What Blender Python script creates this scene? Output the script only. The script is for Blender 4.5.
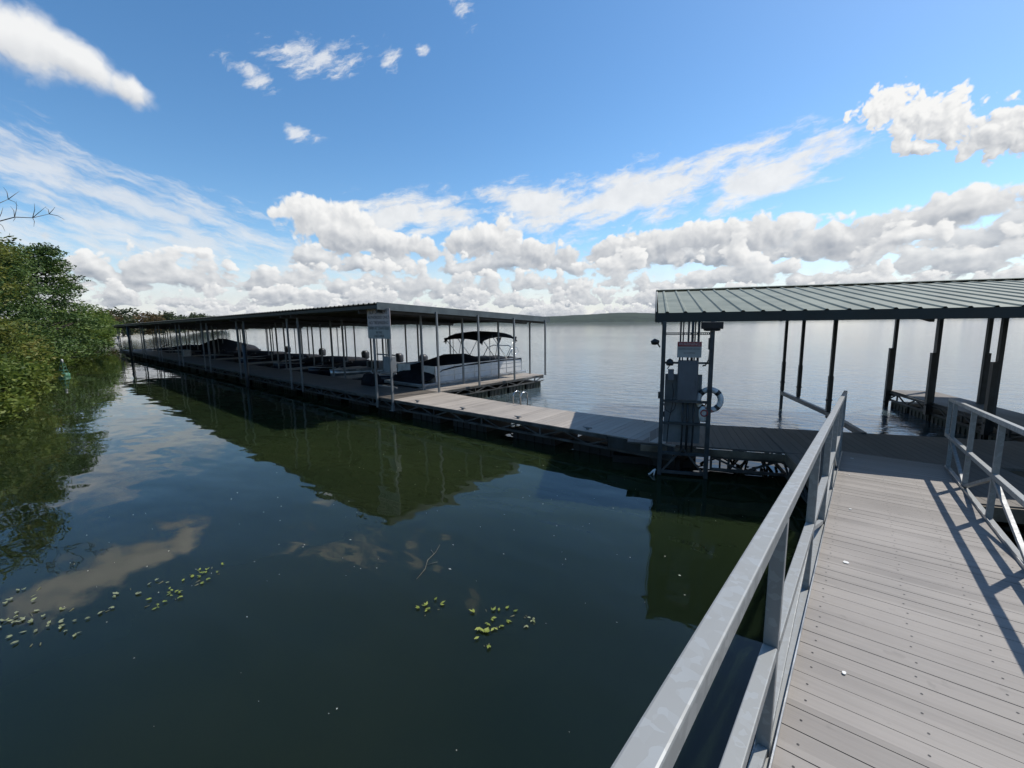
import bpy, bmesh, math, random
import numpy as np
from mathutils import Vector, Matrix
R = math.radians
sc = bpy.context.scene
for o in list(bpy.data.objects):
    bpy.data.objects.remove(o)

# ------------------------------------------------------------------ camera
ZD = 0.55                         # deck height above the lake
CAMZ = 2.85
cam_d = bpy.data.cameras.new("camera")
cam = bpy.data.objects.new("camera", cam_d)
sc.collection.objects.link(cam)
sc.camera = cam
cam_d.sensor_width = 36.0
cam_d.lens = 36.0 * 435.0 / 1024.0
cam_d.clip_start = 0.05
cam_d.clip_end = 30000
_yaw, _pitch, _roll = R(39.0), math.atan(61.2 / 435.0), 0.013
_f = Vector((-math.sin(_yaw) * math.cos(_pitch), math.cos(_yaw) * math.cos(_pitch), -math.sin(_pitch)))
_r0 = Vector((math.cos(_yaw), math.sin(_yaw), 0))
_u0 = _r0.cross(_f)
_r = math.cos(_roll) * _r0 - math.sin(_roll) * _u0
_u = math.sin(_roll) * _r0 + math.cos(_roll) * _u0
cam.matrix_world = Matrix(((_r.x, _u.x, -_f.x, 0), (_r.y, _u.y, -_f.y, 0), (_r.z, _u.z, -_f.z, CAMZ), (0, 0, 0, 1)))

# ------------------------------------------------------------------ render look
sc.render.engine = 'CYCLES'
sc.cycles.use_denoising = True
sc.cycles.max_bounces = 8
sc.cycles.caustics_reflective = False
sc.cycles.caustics_refractive = False
sc.cycles.sample_clamp_indirect = 6.0
sc.view_settings.view_transform = 'Standard'
sc.view_settings.look = 'None'
sc.view_settings.exposure = 0.0
sc.view_settings.gamma = 1.0
sc.view_settings.use_curve_mapping = False

# ------------------------------------------------------------------ sun
SUN_AZ, SUN_EL = 25.0, 50.0       # azimuth clockwise from +Y
sun_d = bpy.data.lights.new("sun", 'SUN')
sun_d.energy = 4.8
sun_d.angle = R(0.5)
sun_d.color = (1.0, 0.95, 0.88)
sun = bpy.data.objects.new("sun", sun_d)
sc.collection.objects.link(sun)
_s = Vector((math.sin(R(SUN_AZ)) * math.cos(R(SUN_EL)), math.cos(R(SUN_AZ)) * math.cos(R(SUN_EL)), math.sin(R(SUN_EL))))
sun.rotation_euler = _s.to_track_quat('Z', 'Y').to_euler()
sun.location = (40, 60, 80)

# ------------------------------------------------------------------ node expression helper
class NV:
    """a scalar socket (or number) with arithmetic that lays down Math nodes"""
    nt = None
    def __init__(s, v): s.v = v
    @staticmethod
    def m(op, *a, clamp=False):
        n = NV.nt.nodes.new('ShaderNodeMath'); n.operation = op; n.use_clamp = clamp
        for i, x in enumerate(a):
            x = x.v if isinstance(x, NV) else x
            if isinstance(x, (int, float)): n.inputs[i].default_value = x
            else: NV.nt.links.new(x, n.inputs[i])
        return NV(n.outputs[0])
    def __add__(s, o): return NV.m('ADD', s, o)
    __radd__ = __add__
    def __sub__(s, o): return NV.m('SUBTRACT', s, o)
    def __rsub__(s, o): return NV.m('SUBTRACT', o, s)
    def __mul__(s, o): return NV.m('MULTIPLY', s, o)
    __rmul__ = __mul__
    def __truediv__(s, o): return NV.m('DIVIDE', s, o)
    def __rtruediv__(s, o): return NV.m('DIVIDE', o, s)
    def mn(s, o): return NV.m('MINIMUM', s, o)
    def mx(s, o): return NV.m('MAXIMUM', s, o)
    def sat(s): return NV.m('ADD', s, 0.0, clamp=True)
def step(x, a, b):                 # smooth 0..1 ramp of x between a and b
    n = NV.nt.nodes.new('ShaderNodeMapRange'); n.interpolation_type = 'SMOOTHSTEP'
    for i, q in enumerate((x, a, b)):
        q = q.v if isinstance(q, NV) else q
        if isinstance(q, (int, float)): n.inputs[i].default_value = q
        else: NV.nt.links.new(q, n.inputs[i])
    n.inputs[3].default_value = 0; n.inputs[4].default_value = 1
    return NV(n.outputs[0])
def vec(x, y, z=0.0):
    n = NV.nt.nodes.new('ShaderNodeCombineXYZ')
    for i, q in enumerate((x, y, z)):
        q = q.v if isinstance(q, NV) else q
        if isinstance(q, (int, float)): n.inputs[i].default_value = q
        else: NV.nt.links.new(q, n.inputs[i])
    return n.outputs[0]
def noise(v, scale, detail=4, rough=0.5, dim='2D', dist=0.0, out=0, lac=2.0):
    n = NV.nt.nodes.new('ShaderNodeTexNoise'); n.noise_dimensions = dim
    NV.nt.links.new(v, n.inputs['Vector'])
    n.inputs['Scale'].default_value = scale; n.inputs['Detail'].default_value = detail
    n.inputs['Roughness'].default_value = rough; n.inputs['Distortion'].default_value = dist
    n.inputs['Lacunarity'].default_value = lac
    return NV(n.outputs[out])
def puffs(x, y, scale, seed):      # rounded cauliflower heaps: creased valleys, domed tops, 0..1
    t = None
    for k, wgt in ((1.0, 1.0), (2.13, 0.55), (4.4, 0.3)):
        n = NV.m('ABSOLUTE', noise(vec(x + seed * 3.7 * k, y + seed * 1.9), scale * k, 0, 0.5) - 0.5) * (2.6 * wgt)
        t = n if t is None else t + n
    return t
def mixc(f, a, b):
    n = NV.nt.nodes.new('ShaderNodeMix'); n.data_type = 'RGBA'
    for i, q in ((0, f), (6, a), (7, b)):
        q = q.v if isinstance(q, NV) else q
        if isinstance(q, (int, float)): n.inputs[i].default_value = q
        elif isinstance(q, tuple): n.inputs[i].default_value = (*q, 1) if len(q) == 3 else q
        else: NV.nt.links.new(q, n.inputs[i])
    return n.outputs[2]

# ------------------------------------------------------------------ sky: Nishita air with cumulus banks and wisps
world = bpy.data.worlds.new("World")
sc.world = world
world.use_nodes = True
nt = world.node_tree
nt.nodes.clear()
NV.nt = nt
sky = nt.nodes.new('ShaderNodeTexSky')
sky.sky_type = 'NISHITA'; sky.sun_disc = False
sky.sun_elevation = R(SUN_EL); sky.sun_rotation = R(SUN_AZ)
sky.air_density = 1.0; sky.dust_density = 0.4; sky.ozone_density = 2.4; sky.altitude = 200
hs = nt.nodes.new('ShaderNodeHueSaturation')
hs.inputs['Hue'].default_value = 0.497
hs.inputs['Saturation'].default_value = 1.22
nt.links.new(sky.outputs[0], hs.inputs['Color'])
SKY_STR = 0.16
tc = nt.nodes.new('ShaderNodeTexCoord')
sx = nt.nodes.new('ShaderNodeSeparateXYZ'); nt.links.new(tc.outputs['Generated'], sx.inputs[0])
dx, dy, dz = (NV(sx.outputs[i]) for i in range(3))
c39, s39 = math.cos(R(-39)), math.sin(R(-39))
X = NV.m('ARCTAN2', dx * c39 - dy * s39, dx * s39 + dy * c39) * (180 / math.pi)   # heading, degrees
E = NV.m('ARCSINE', dz) * (180 / math.pi)                                        # height above the horizon
P0 = vec(X, E)
def warp2(v, scale, detail):
    n = noise(v, scale, detail, 0.6, out=1)
    q = nt.nodes.new('ShaderNodeSeparateColor'); nt.links.new(n.v, q.inputs[0])
    return NV(q.outputs[0]) - 0.5, NV(q.outputs[1]) - 0.5
WX, WY = warp2(P0, 0.40, 3)
LX, LY = warp2(P0, 0.09, 1)
SDX, SDE = 0.62, 0.78              # towards the sun in the (heading, height) chart

def blob_env(x, e, blobs):
    """largest of several tilted ellipses: 1 in the middle, 0 on the rim"""
    best = None
    for (cx, ce, rx, re, tilt) in blobs:
        ct, st = math.cos(R(tilt)), math.sin(R(tilt))
        a = (x - cx) * (ct / rx) + (e - ce) * (st / rx)
        b = (x - cx) * (-st / re) + (e - ce) * (ct / re)
        d = 1.0 - NV.m('SQRT', a * a + b * b)
        best = d if best is None else best.mx(d)
    return best
def cumulus(height, scale, seed, k=0.6, d=0.35, w=0.36, warp=1.0, amp=0.9, pamp=0.8, flat=1.0, det=6):
    """height above threshold, alpha and sun-side relief of a field of heaped cloud; height(x, e) is its envelope"""
    def h(ox, oe):
        x = X + ox + WX * warp; e = E + oe + WY * warp
        v = vec(x + seed * 17.3, e * flat + seed * 7.1)
        return height(X + ox + LX * 2.0, E + oe + LY * 1.2) + (noise(v, 0.5 / scale, det, 0.58) - 0.5) * (2 * amp) + (puffs(x, e * flat, 0.62 / scale, seed) - 0.55) * pamp
    h0 = h(0, 0); h1 = h(SDX * d * scale, SDE * d * scale)
    return h0, step(h0, 0.0, w), (h0 - h1) * k
def row_env(eb, et, wb, wt, seed, sway=1.0):
    def f(x, e):
        n = noise(vec(x + seed * 31.0, 0.0), 0.14, 3, 0.6)
        top = et + (n - 0.5) * (3.4 * (et - eb) * sway)
        return ((e - eb - (n - 0.5) * (0.9 * (et - eb))) / wb).mn((top - e) / wt).mn(0.8) + (noise(vec(x * 0.8 + seed * 11.0, e * 2.0), 0.22, 2, 0.5) - 0.56) * 2.4
    return f
def bright(h0, lit, e_low, e_high, base=0.62, deep=0.12):
    return base + lit + (step(E, e_low, e_high) - 0.5) * 0.30 - (h0 - 0.3).mx(0.0) * deep
def streaks(blobs, tilt, sx_, se_, seed, gain=1.3, thr=0.0):
    """thin cloud torn along a slanting line"""
    ct, st = math.cos(R(tilt)), math.sin(R(tilt))
    xx = X + WX * 1.5 + LX * 2; ee = E + WY * 0.9
    n = noise(vec((xx * ct + ee * st) / sx_ + seed * 5.7, (ee * ct - xx * st) / se_ + seed * 3.1), 1.0, 6, 0.62)
    return step(blob_env(X + LX * 3, E + LY * 2, blobs) * 0.85 + (n - 0.5) * 2.3, thr, thr + gain)
mott = (noise(P0, 0.5, 4, 0.55) - 0.5)

INP = ('X', 'E', 'WX', 'WY', 'LX', 'LY', 'mott')
def layer(name, build):
    """lay one cloud layer down in a node group of its own; returns a function that plugs it in"""
    g = bpy.data.node_groups.new(name, 'ShaderNodeTree')
    for k in INP: g.interface.new_socket(k, in_out='INPUT', socket_type='NodeSocketFloat')
    for k in ('cover', 'light'): g.interface.new_socket(k, in_out='OUTPUT', socket_type='NodeSocketFloat')
    gi = g.nodes.new('NodeGroupInput'); go = g.nodes.new('NodeGroupOutput')
    keep = {k: globals()[k] for k in INP}
    NV.nt = g
    for k in INP: globals()[k] = NV(gi.outputs[k])
    al, br = build()
    g.links.new((al * 1.0).v, go.inputs[0]); g.links.new((br * 1.0).v, go.inputs[1])
    globals().update(keep); NV.nt = nt
    def use():
        n = nt.nodes.new('ShaderNodeGroup'); n.node_tree = g
        for k in INP: nt.links.new(globals()[k].v, n.inputs[k])
        return NV(n.outputs[0]), NV(n.outputs[1])
    return use

def scaled(v, s):
    n = nt.nodes.new('ShaderNodeVectorMath'); n.operation = 'SCALE'
    nt.links.new(v, n.inputs[0]); n.inputs['Scale'].default_value = s
    return n.outputs[0]
air = scaled(hs.outputs[0], SKY_STR)
def zone(layers):
    col = air
    for (al, br) in layers:
        col = mixc(al, col, mixc(br.sat(), (0.33, 0.37, 0.435), (0.94, 0.94, 0.93)))
    b = nt.nodes.new('ShaderNodeBackground'); nt.links.new(col, b.inputs['Color'])
    return b.outputs[0]
def split(cond, yes, no):
    n = nt.nodes.new('ShaderNodeMixShader')
    nt.links.new(cond.v, n.inputs[0]); nt.links.new(no, n.inputs[1]); nt.links.new(yes, n.inputs[2])
    return n.outputs[0]

fall = layer('falling_streaks', lambda: (streaks([(-42, 12.5, 16, 3.6, -14), (-36, 8.5, 20, 3.4, -10), (-30, 9.6, 7, 2.2, -22), (-50, 8, 10, 3, 0)], -16, 6.0, 1.3, 1, 0.95, -0.02) * 0.7, mott * 0.3 + 0.84))
rise = layer('rising_streaks', lambda: (streaks([(16, 14.8, 15, 2.6, 8), (31, 14.8, 8, 1.9, 22), (3, 14.4, 6, 2.4, 0), (-14, 12.6, 10, 2.2, 4)], 10, 5.0, 1.6, 2, 0.85, -0.32) * 0.92, mott * 0.4 + 0.88))
def wisps():
    a = streaks([(-22.5, 27.0, 6.0, 2.0, 8), (-28.5, 24.8, 3.2, 1.2, -14), (-14.5, 28.6, 1.7, 1.3, -25), (-10.5, 28.9, 1.2, .8, -15), (-5, 33.4, 3, 1.5, -30), (-24, 20.5, 2.4, .9, -10)], 24, 3.0, 0.9, 3, 0.9, 0.08)
    return (a * 0.75, a * 0.12 + 0.84)
def right_cloud():
    h0, al, lit = cumulus(lambda x, e: blob_env(x, e, [(39.0, 19.2, 2.8, 1.5, -14), (42.6, 17.6, 4.2, 2.1, -24), (46.8, 15.2, 3.6, 2.0, -15), (41.6, 15.5, 2.0, .8, -10)]) * 1.5,
                          1.25, 8, k=0.45, warp=0.9, amp=0.75, pamp=0.8)
    return (al, bright(h0, lit, 14, 20, 0.80, 0.04))
def left_cloud():
    h0, al, lit = cumulus(lambda x, e: blob_env(x, e, [(-47.0, 22.9, 5.8, 3.1, -8), (-42.0, 22.2, 4.6, 2.3, -14), (-38.6, 21.3, 2.6, 1.6, -20)]) * 1.3,
                          2.6, 9, k=0.30, warp=1.6, w=0.8, amp=0.6, pamp=0.3)
    return (al * 0.95, bright(h0, lit, 20, 24, 0.82, 0.02))
wisps, right_cloud, left_cloud = layer('wisps', wisps), layer('right_cloud', right_cloud), layer('left_cloud', left_cloud)
def row(r):
    eb, et, wb, wt, scale, seed, lo, hi = r
    env = row_env(eb, et, wb, wt, seed)
    top = (lambda x, e: env(x, e) - step(x, -22.0, -30.0) * 1.1) if eb == 6.0 else env
    h0, al, lit = cumulus(top, scale, seed, k=0.40, warp=scale * 0.3, amp=1.35, pamp=0.55, flat=1.35)
    return (al * 0.97, bright(h0, lit, lo, hi, 0.58 if eb > 3 else 0.54, 0.16))
def big_heaps():
    big = [(-20.5, 11.0, 6.0, 2.8, -14), (-24.5, 12.6, 3.0, 2.0, 0), (-14.5, 9.6, 5.0, 1.8, -8), (-3.5, 10.4, 5.0, 2.2, 14), (3.5, 8.8, 5.0, 1.9, 0), (18, 8.8, 9, 2.2, 4),
           (27, 9.2, 8, 2.0, -3), (45.5, 9.8, 5.5, 1.7, 6), (37, 8.2, 8, 1.9, 6), (58, 9, 9, 3, 0), (-60, 9, 12, 4, 0), (75, 10, 12, 4, 0)]
    h0, al, lit = cumulus(lambda x, e: blob_env(x, e, big) * 1.3, 2.2, 7, k=0.45, warp=0.8, amp=0.9, pamp=0.65)
    return (al, bright(h0, lit, 8.0, 13.0, 0.66, 0.14))
veil = layer('veil', lambda: ((step(E + LY * 3.0, 10.5, 0.5)) * 0.85, mott * 0.45 + 0.78))
ROWS = ((6.0, 9.5, 1.2, 2.6, 2.8, 5, 6.0, 11.0), (3.6, 7.2, 0.9, 2.2, 2.0, 2, 3.6, 8.0),
        (1.9, 4.2, 0.6, 1.4, 1.25, 3, 1.9, 4.6), (0.5, 2.1, 0.4, 0.9, 0.75, 4, 0.5, 2.4))
rows = [layer('cloud_row', lambda r=r: row(r)) for r in ROWS]
big_heaps = layer('big_heaps', big_heaps)
def heaps(): return [veil(), rows[0](), big_heaps()] + [r() for r in rows[1:]]
LEFT = NV.m('LESS_THAN', X, -3.5); RIGHT = NV.m('GREATER_THAN', X, 30.0)
mid = split(LEFT, zone([fall(), rise(), wisps(), left_cloud()]), split(RIGHT, zone([rise(), right_cloud()]), zone([rise()])))
band = split(LEFT, zone([fall(), rise()] + heaps()), split(RIGHT, zone([rise(), right_cloud()] + heaps()), zone([rise()] + heaps())))
clear = zone([])
surf = split(NV.m('LESS_THAN', E, 15.0), band, split(NV.m('LESS_THAN', E, 36.0), mid, clear))
surf = split(NV.m('LESS_THAN', E, -0.4), clear, surf)
out = nt.nodes.new('ShaderNodeOutputWorld'); nt.links.new(surf, out.inputs['Surface'])
world.cycles.sampling_method = 'NONE'

# ================================================================== helpers
rnd = random.Random(7)
COL = sc.collection
class MB:
    """collects boxes, bars and tubes into one mesh"""
    def __init__(s): s.v = []; s.f = []; s.m = []; s.sm = []
    def add(s, vs, fs, mi=0, smooth=False):
        o = len(s.v); s.v += [tuple(p) for p in vs]
        for f in fs: s.f.append(tuple(i + o for i in f)); s.m.append(mi); s.sm.append(smooth)
        return s
    def box(s, lo, hi, mi=0, M=None):
        x0, y0, z0 = lo; x1, y1, z1 = hi
        vs = [Vector(p) for p in ((x0,y0,z0),(x1,y0,z0),(x1,y1,z0),(x0,y1,z0),(x0,y0,z1),(x1,y0,z1),(x1,y1,z1),(x0,y1,z1))]
        if M is not None: vs = [M @ p for p in vs]
        return s.add(vs, [(0,3,2,1),(4,5,6,7),(0,1,5,4),(1,2,6,5),(2,3,7,6),(3,0,4,7)], mi)
    def bar(s, p, q, w, h, up=(0,0,1), mi=0):
        """a square bar from p to q, w wide and h deep along up"""
        p, q = Vector(p), Vector(q); d = (q - p).normalized(); up = Vector(up)
        if abs(d.dot(up)) > 0.98: up = Vector((0,1,0)) if abs(d.y) < 0.9 else Vector((1,0,0))
        a = d.cross(up).normalized() * (w / 2); b = a.cross(d).normalized() * (h / 2)
        vs = [p-a-b, p+a-b, p+a+b, p-a+b, q-a-b, q+a-b, q+a+b, q-a+b]
        return s.add(vs, [(0,3,2,1),(4,5,6,7),(0,1,5,4),(1,2,6,5),(2,3,7,6),(3,0,4,7)], mi)
    def tube(s, pts, r, n=8, mi=0, closed=False, cap=True):
        pts = [Vector(p) for p in pts]; rs = r if isinstance(r, (list, tuple)) else [r] * len(pts)
        rings = []; prev = None; N = len(pts)
        for i, p in enumerate(pts):
            a = pts[(i - 1) % N] if (closed or i > 0) else p
            b = pts[(i + 1) % N] if (closed or i < N - 1) else p
            d = (b - a).normalized()
            if prev is None:
                t = Vector((0,0,1)) if abs(d.z) < 0.9 else Vector((1,0,0))
                u = d.cross(t).normalized()
            else:
                u = prev - d * prev.dot(d); u.normalize()
            prev = u; w = d.cross(u)
            rings.append([p + (u * math.cos(2*math.pi*k/n) + w * math.sin(2*math.pi*k/n)) * rs[i] for k in range(n)])
        vs = [q for ring in rings for q in ring]; fs = []
        for i in range(N if closed else N - 1):
            j = (i + 1) % N
            for k in range(n):
                fs.append((i*n+k, i*n+(k+1) % n, j*n+(k+1) % n, j*n+k))
        if cap and not closed:
            fs.append(tuple(reversed(range(n)))); fs.append(tuple((N-1)*n + k for k in range(n)))
        return s.add(vs, fs, mi, True)
    def loft(s, secs, mi=0, smooth=True, caps=True):
        """skin over equal-length closed sections"""
        n = len(secs[0]); vs = [p for q in secs for p in q]; fs = []
        for i in range(len(secs) - 1):
            for k in range(n): fs.append((i*n+k, i*n+(k+1) % n, (i+1)*n+(k+1) % n, (i+1)*n+k))
        if caps: fs.append(tuple(reversed(range(n)))); fs.append(tuple((len(secs)-1)*n + k for k in range(n)))
        return s.add(vs, fs, mi, smooth)
    def prism(s, poly, z0, z1, mi=0):
        n = len(poly); vs = [(x, y, z0) for x, y in poly] + [(x, y, z1) for x, y in poly]
        fs = [tuple(reversed(range(n))), tuple(range(n, 2*n))] + [(i, (i+1) % n, n+(i+1) % n, n+i) for i in range(n)]
        return s.add(vs, fs, mi)
    def build(s, name, mats, parent=None, bevel=0, kind=None):
        me = bpy.data.meshes.new(name); me.from_pydata(s.v, [], s.f)
        mats = mats if isinstance(mats, (list, tuple)) else [mats]
        for q in mats: me.materials.append(q)
        me.polygons.foreach_set('material_index', s.m); me.polygons.foreach_set('use_smooth', s.sm)
        me.update()
        o = bpy.data.objects.new(name, me); COL.objects.link(o)
        if parent is not None: o.parent = parent
        if kind: o['kind'] = kind
        if bevel:
            b = o.modifiers.new('bevel', 'BEVEL'); b.width = bevel; b.segments = 2; b.limit_method = 'ANGLE'; b.angle_limit = R(40)
        return o
def tag(o, label=None, cat=None, group=None, kind=None):
    if label: o['label'] = label
    if cat: o['category'] = cat
    if group: o['group'] = group
    if kind: o['kind'] = kind
    return o
def thing(name, label, cat, loc=(0,0,0), rz=0.0, group=None):
    o = bpy.data.objects.new(name, None); COL.objects.link(o)
    o.empty_display_size = 0.2; o.location = loc; o.rotation_euler = (0, 0, rz)
    return tag(o, label, cat, group)
def dup(o, parent=None, **kw):
    c = o.copy(); COL.objects.link(c); c.parent = parent
    for ch in list(o.children):
        if ch is not c: dup(ch, c)
    for k, v in kw.items(): setattr(c, k, v)
    return c
def lettering(text, size, loc, rot, m, parent, align='CENTER'):
    cu = bpy.data.curves.new('lettering', 'FONT'); cu.body = text; cu.size = size; cu.align_x = align; cu.align_y = 'CENTER'
    cu.extrude = 0.0012; cu.resolution_u = 3; cu.materials.append(m)
    f = bpy.data.objects.new('lettering', cu); COL.objects.link(f)
    me = bpy.data.meshes.new_from_object(f.evaluated_get(bpy.context.evaluated_depsgraph_get()))
    bpy.data.objects.remove(f); bpy.data.curves.remove(cu)
    o = bpy.data.objects.new('lettering', me); COL.objects.link(o); o.parent = parent
    o.location = loc; o.rotation_euler = rot
    return o

# ================================================================== materials
def mat(name, col, rough=0.6, metal=0.0, var=0.15, scale=3.0, detail=4, spec=0.5, bump=0.0, bscale=30.0, col2=None, coat=0.0):
    m = bpy.data.materials.new(name); m.use_nodes = True
    t = m.node_tree; t.nodes.clear(); NV.nt = t
    o = t.nodes.new('ShaderNodeOutputMaterial'); p = t.nodes.new('ShaderNodeBsdfPrincipled')
    t.links.new(p.outputs[0], o.inputs[0])
    g = t.nodes.new('ShaderNodeTexCoord').outputs['Object']
    n = noise(g, scale, detail, 0.6, '3D')
    f = step(n, 0.32, 0.68)
    c2 = col2 or tuple(max(0, c * (1 - 2 * var)) for c in col)
    t.links.new(mixc(f, c2, tuple(min(1, c * (1 + var)) for c in col)), p.inputs['Base Color'])
    t.links.new((rough + (n - 0.5) * 0.25).v, p.inputs['Roughness'])
    p.inputs['Metallic'].default_value = metal; p.inputs['Specular IOR Level'].default_value = spec
    p.inputs['Coat Weight'].default_value = coat
    if bump:
        b = t.nodes.new('ShaderNodeBump'); b.inputs['Distance'].default_value = bump
        t.links.new(noise(g, bscale, 4, 0.6, '3D').v, b.inputs['Height']); t.links.new(b.outputs[0], p.inputs['Normal'])
    return m
def galvanized(name, base=(0.262, 0.268, 0.258)):
    m = bpy.data.materials.new(name); m.use_nodes = True
    t = m.node_tree; t.nodes.clear(); NV.nt = t
    o = t.nodes.new('ShaderNodeOutputMaterial'); p = t.nodes.new('ShaderNodeBsdfPrincipled'); t.links.new(p.outputs[0], o.inputs[0])
    g = t.nodes.new('ShaderNodeTexCoord').outputs['Object']
    w = noise(g, 18, 2, 0.5, '3D', out=1)
    mx = t.nodes.new('ShaderNodeVectorMath'); mx.operation = 'MULTIPLY_ADD'; t.links.new(w.v, mx.inputs[0]); mx.inputs[1].default_value = (.05, .05, .05); t.links.new(g, mx.inputs[2])
    v = t.nodes.new('ShaderNodeTexVoronoi'); v.inputs['Scale'].default_value = 38; v.inputs['Randomness'].default_value = 1; t.links.new(mx.outputs[0], v.inputs['Vector'])
    q = t.nodes.new('ShaderNodeSeparateColor'); t.links.new(v.outputs['Color'], q.inputs[0])
    flake = step(NV(q.outputs[0]), 0.45, 1.0)                       # zinc spangle: a few bright crystals
    cloud = noise(g, 5, 4, 0.6, '3D')
    c = mixc(flake * 0.30, tuple(base), (0.44, 0.46, 0.455))
    c = mixc(step(cloud, 0.35, 0.75) * 0.30, c, tuple(b * 0.72 for b in base))
    t.links.new(c, p.inputs['Base Color'])
    p.inputs['Metallic'].default_value = 0.12; p.inputs['Specular IOR Level'].default_value = 0.3
    t.links.new((0.40 + cloud * 0.22 - flake * 0.12).v, p.inputs['Roughness'])
    return m
def planks(name, col, pitch=0.14, axis=0, gap=0.0, var=0.10, tint=(0.02, 0.0, -0.01)):
    """composite decking: each board its own tone, streaked along its length; the gaps are in the mesh"""
    m = bpy.data.materials.new(name); m.use_nodes = True
    t = m.node_tree; t.nodes.clear(); NV.nt = t
    o = t.nodes.new('ShaderNodeOutputMaterial'); p = t.nodes.new('ShaderNodeBsdfPrincipled'); t.links.new(p.outputs[0], o.inputs[0])
    g = t.nodes.new('ShaderNodeTexCoord').outputs['Object']
    s_ = t.nodes.new('ShaderNodeSeparateXYZ'); t.links.new(g, s_.inputs[0])
    along, across = NV(s_.outputs[1 - axis]), NV(s_.outputs[axis])
    idx = NV.m('FLOOR', across / pitch)
    wn = t.nodes.new('ShaderNodeTexWhiteNoise'); wn.noise_dimensions = '1D'; t.links.new(idx.v, wn.inputs['W'])
    tone = NV(wn.outputs['Value']) - 0.5
    streak = noise(vec(along * 1.6, across * 45.0, idx * 3.1), 1.0, 4, 0.6, '3D') - 0.5
    dirt = noise(g, 1.7, 5, 0.62, '3D') - 0.5
    spot = step(noise(g, 9.0, 3, 0.5, '3D'), 0.66, 0.74)
    k = 1.0 + tone * (2.6 * var) + streak * 0.34 + dirt * 0.50 - spot * 0.14
    n = t.nodes.new('ShaderNodeVectorMath'); n.operation = 'SCALE'; n.inputs[0].default_value = col; t.links.new(k.v, n.inputs['Scale'])
    t.links.new(n.outputs[0], p.inputs['Base Color'])
    t.links.new((0.62 + dirt * 0.3).v, p.inputs['Roughness']); p.inputs['Specular IOR Level'].default_value = 0.35
    b = t.nodes.new('ShaderNodeBump'); b.inputs['Distance'].default_value = 0.0015
    t.links.new(streak.v, b.inputs['Height']); t.links.new(b.outputs[0], p.inputs['Normal'])
    return m
def leafy(name, cols, trans=0.42):
    m = bpy.data.materials.new(name); m.use_nodes = True
    t = m.node_tree; t.nodes.clear(); NV.nt = t
    o = t.nodes.new('ShaderNodeOutputMaterial')
    ge = t.nodes.new('ShaderNodeNewGeometry')
    rmp = t.nodes.new('ShaderNodeValToRGB'); rmp.color_ramp.elements[0].color = (*cols[0], 1); rmp.color_ramp.elements[1].color = (*cols[-1], 1)
    for i, c in enumerate(cols[1:-1]):
        e = rmp.color_ramp.elements.new((i + 1) / (len(cols) - 1)); e.color = (*c, 1)
    g = t.nodes.new('ShaderNodeTexCoord').outputs['Object']
    big = noise(g, 0.7, 3, 0.6, '3D')
    t.links.new(((NV(ge.outputs['Random Per Island']) - 0.5) * 0.55 + (big - 0.5) * 1.5 + 0.5).sat().v, rmp.inputs[0])
    d = t.nodes.new('ShaderNodeBsdfPrincipled'); d.inputs['Roughness'].default_value = 0.55; d.inputs['Specular IOR Level'].default_value = 0.3
    tr = t.nodes.new('ShaderNodeBsdfTranslucent'); mi = t.nodes.new('ShaderNodeMixShader'); mi.inputs[0].default_value = trans
    t.links.new(rmp.outputs[0], d.inputs['Base Color']); t.links.new(rmp.outputs[0], tr.inputs['Color'])
    t.links.new(d.outputs[0], mi.inputs[1]); t.links.new(tr.outputs[0], mi.inputs[2]); t.links.new(mi.outputs[0], o.inputs[0])
    return m

M = {}
M['galv'] = galvanized('galvanized_steel')
M['post'] = mat('weathered_zinc_post', (0.20, 0.21, 0.21), 0.5, 0.15, 0.15, 4)
M['dark_post'] = mat('dark_grey_painted_steel', (0.035, 0.040, 0.042), 0.45, 0.0, 0.2, 5)
M['slate_post'] = mat('slate_painted_steel', (0.052, 0.062, 0.066), 0.45, 0.0, 0.2, 5)
M['frame'] = mat('dock_frame_steel', (0.085, 0.085, 0.08), 0.6, 0.2, 0.3, 3)
M['float'] = mat('black_float_plastic', (0.012, 0.012, 0.012), 0.55, 0, 0.3, 2)
M['algae'] = mat('algae_stained_float', (0.020, 0.028, 0.016), 0.6, 0, 0.4, 2.5, col2=(0.012, 0.014, 0.012))
M['gang_deck'] = planks('grey_composite_boards', (0.240, 0.219, 0.196), 0.14, 1)
M['walk_deck'] = planks('beige_composite_boards', (0.330, 0.292, 0.248), 0.14, 0)
M['dock_deck'] = planks('weathered_dock_boards', (0.118, 0.104, 0.088), 0.14, 0)
M['fascia'] = mat('brown_stringer_wood', (0.16, 0.125, 0.085), 0.7, 0, 0.25, 3)
M['roof_green'] = mat('green_painted_roof_sheet', (0.205, 0.222, 0.178), 0.62, 0.0, 0.16, 1.3, 6, spec=0.2, col2=(0.160, 0.178, 0.138))
M['roof_dark'] = mat('dark_green_roof_sheet', (0.050, 0.062, 0.056), 0.6, 0.0, 0.15, 1.5)
M['trim_dark'] = mat('dark_green_trim', (0.022, 0.030, 0.029), 0.5, 0.0, 0.12, 2)
M['trim_grey'] = mat('grey_green_trim', (0.095, 0.115, 0.115), 0.45, 0.0, 0.12, 2)
M['steel_under'] = mat('purlin_steel', (0.07, 0.066, 0.058), 0.6, 0.2, 0.2, 3)
M['cab'] = mat('grey_cabinet_paint', (0.115, 0.124, 0.136), 0.45, 0, 0.08, 3)
M['panel'] = mat('pale_grey_backboard', (0.21, 0.225, 0.23), 0.6, 0, 0.12, 3)
M['black'] = mat('black_plastic', (0.015, 0.015, 0.017), 0.45, 0, 0.2, 6)
M['white'] = mat('white_gelcoat', (0.72, 0.72, 0.70), 0.3, 0, 0.06, 2)
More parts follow.
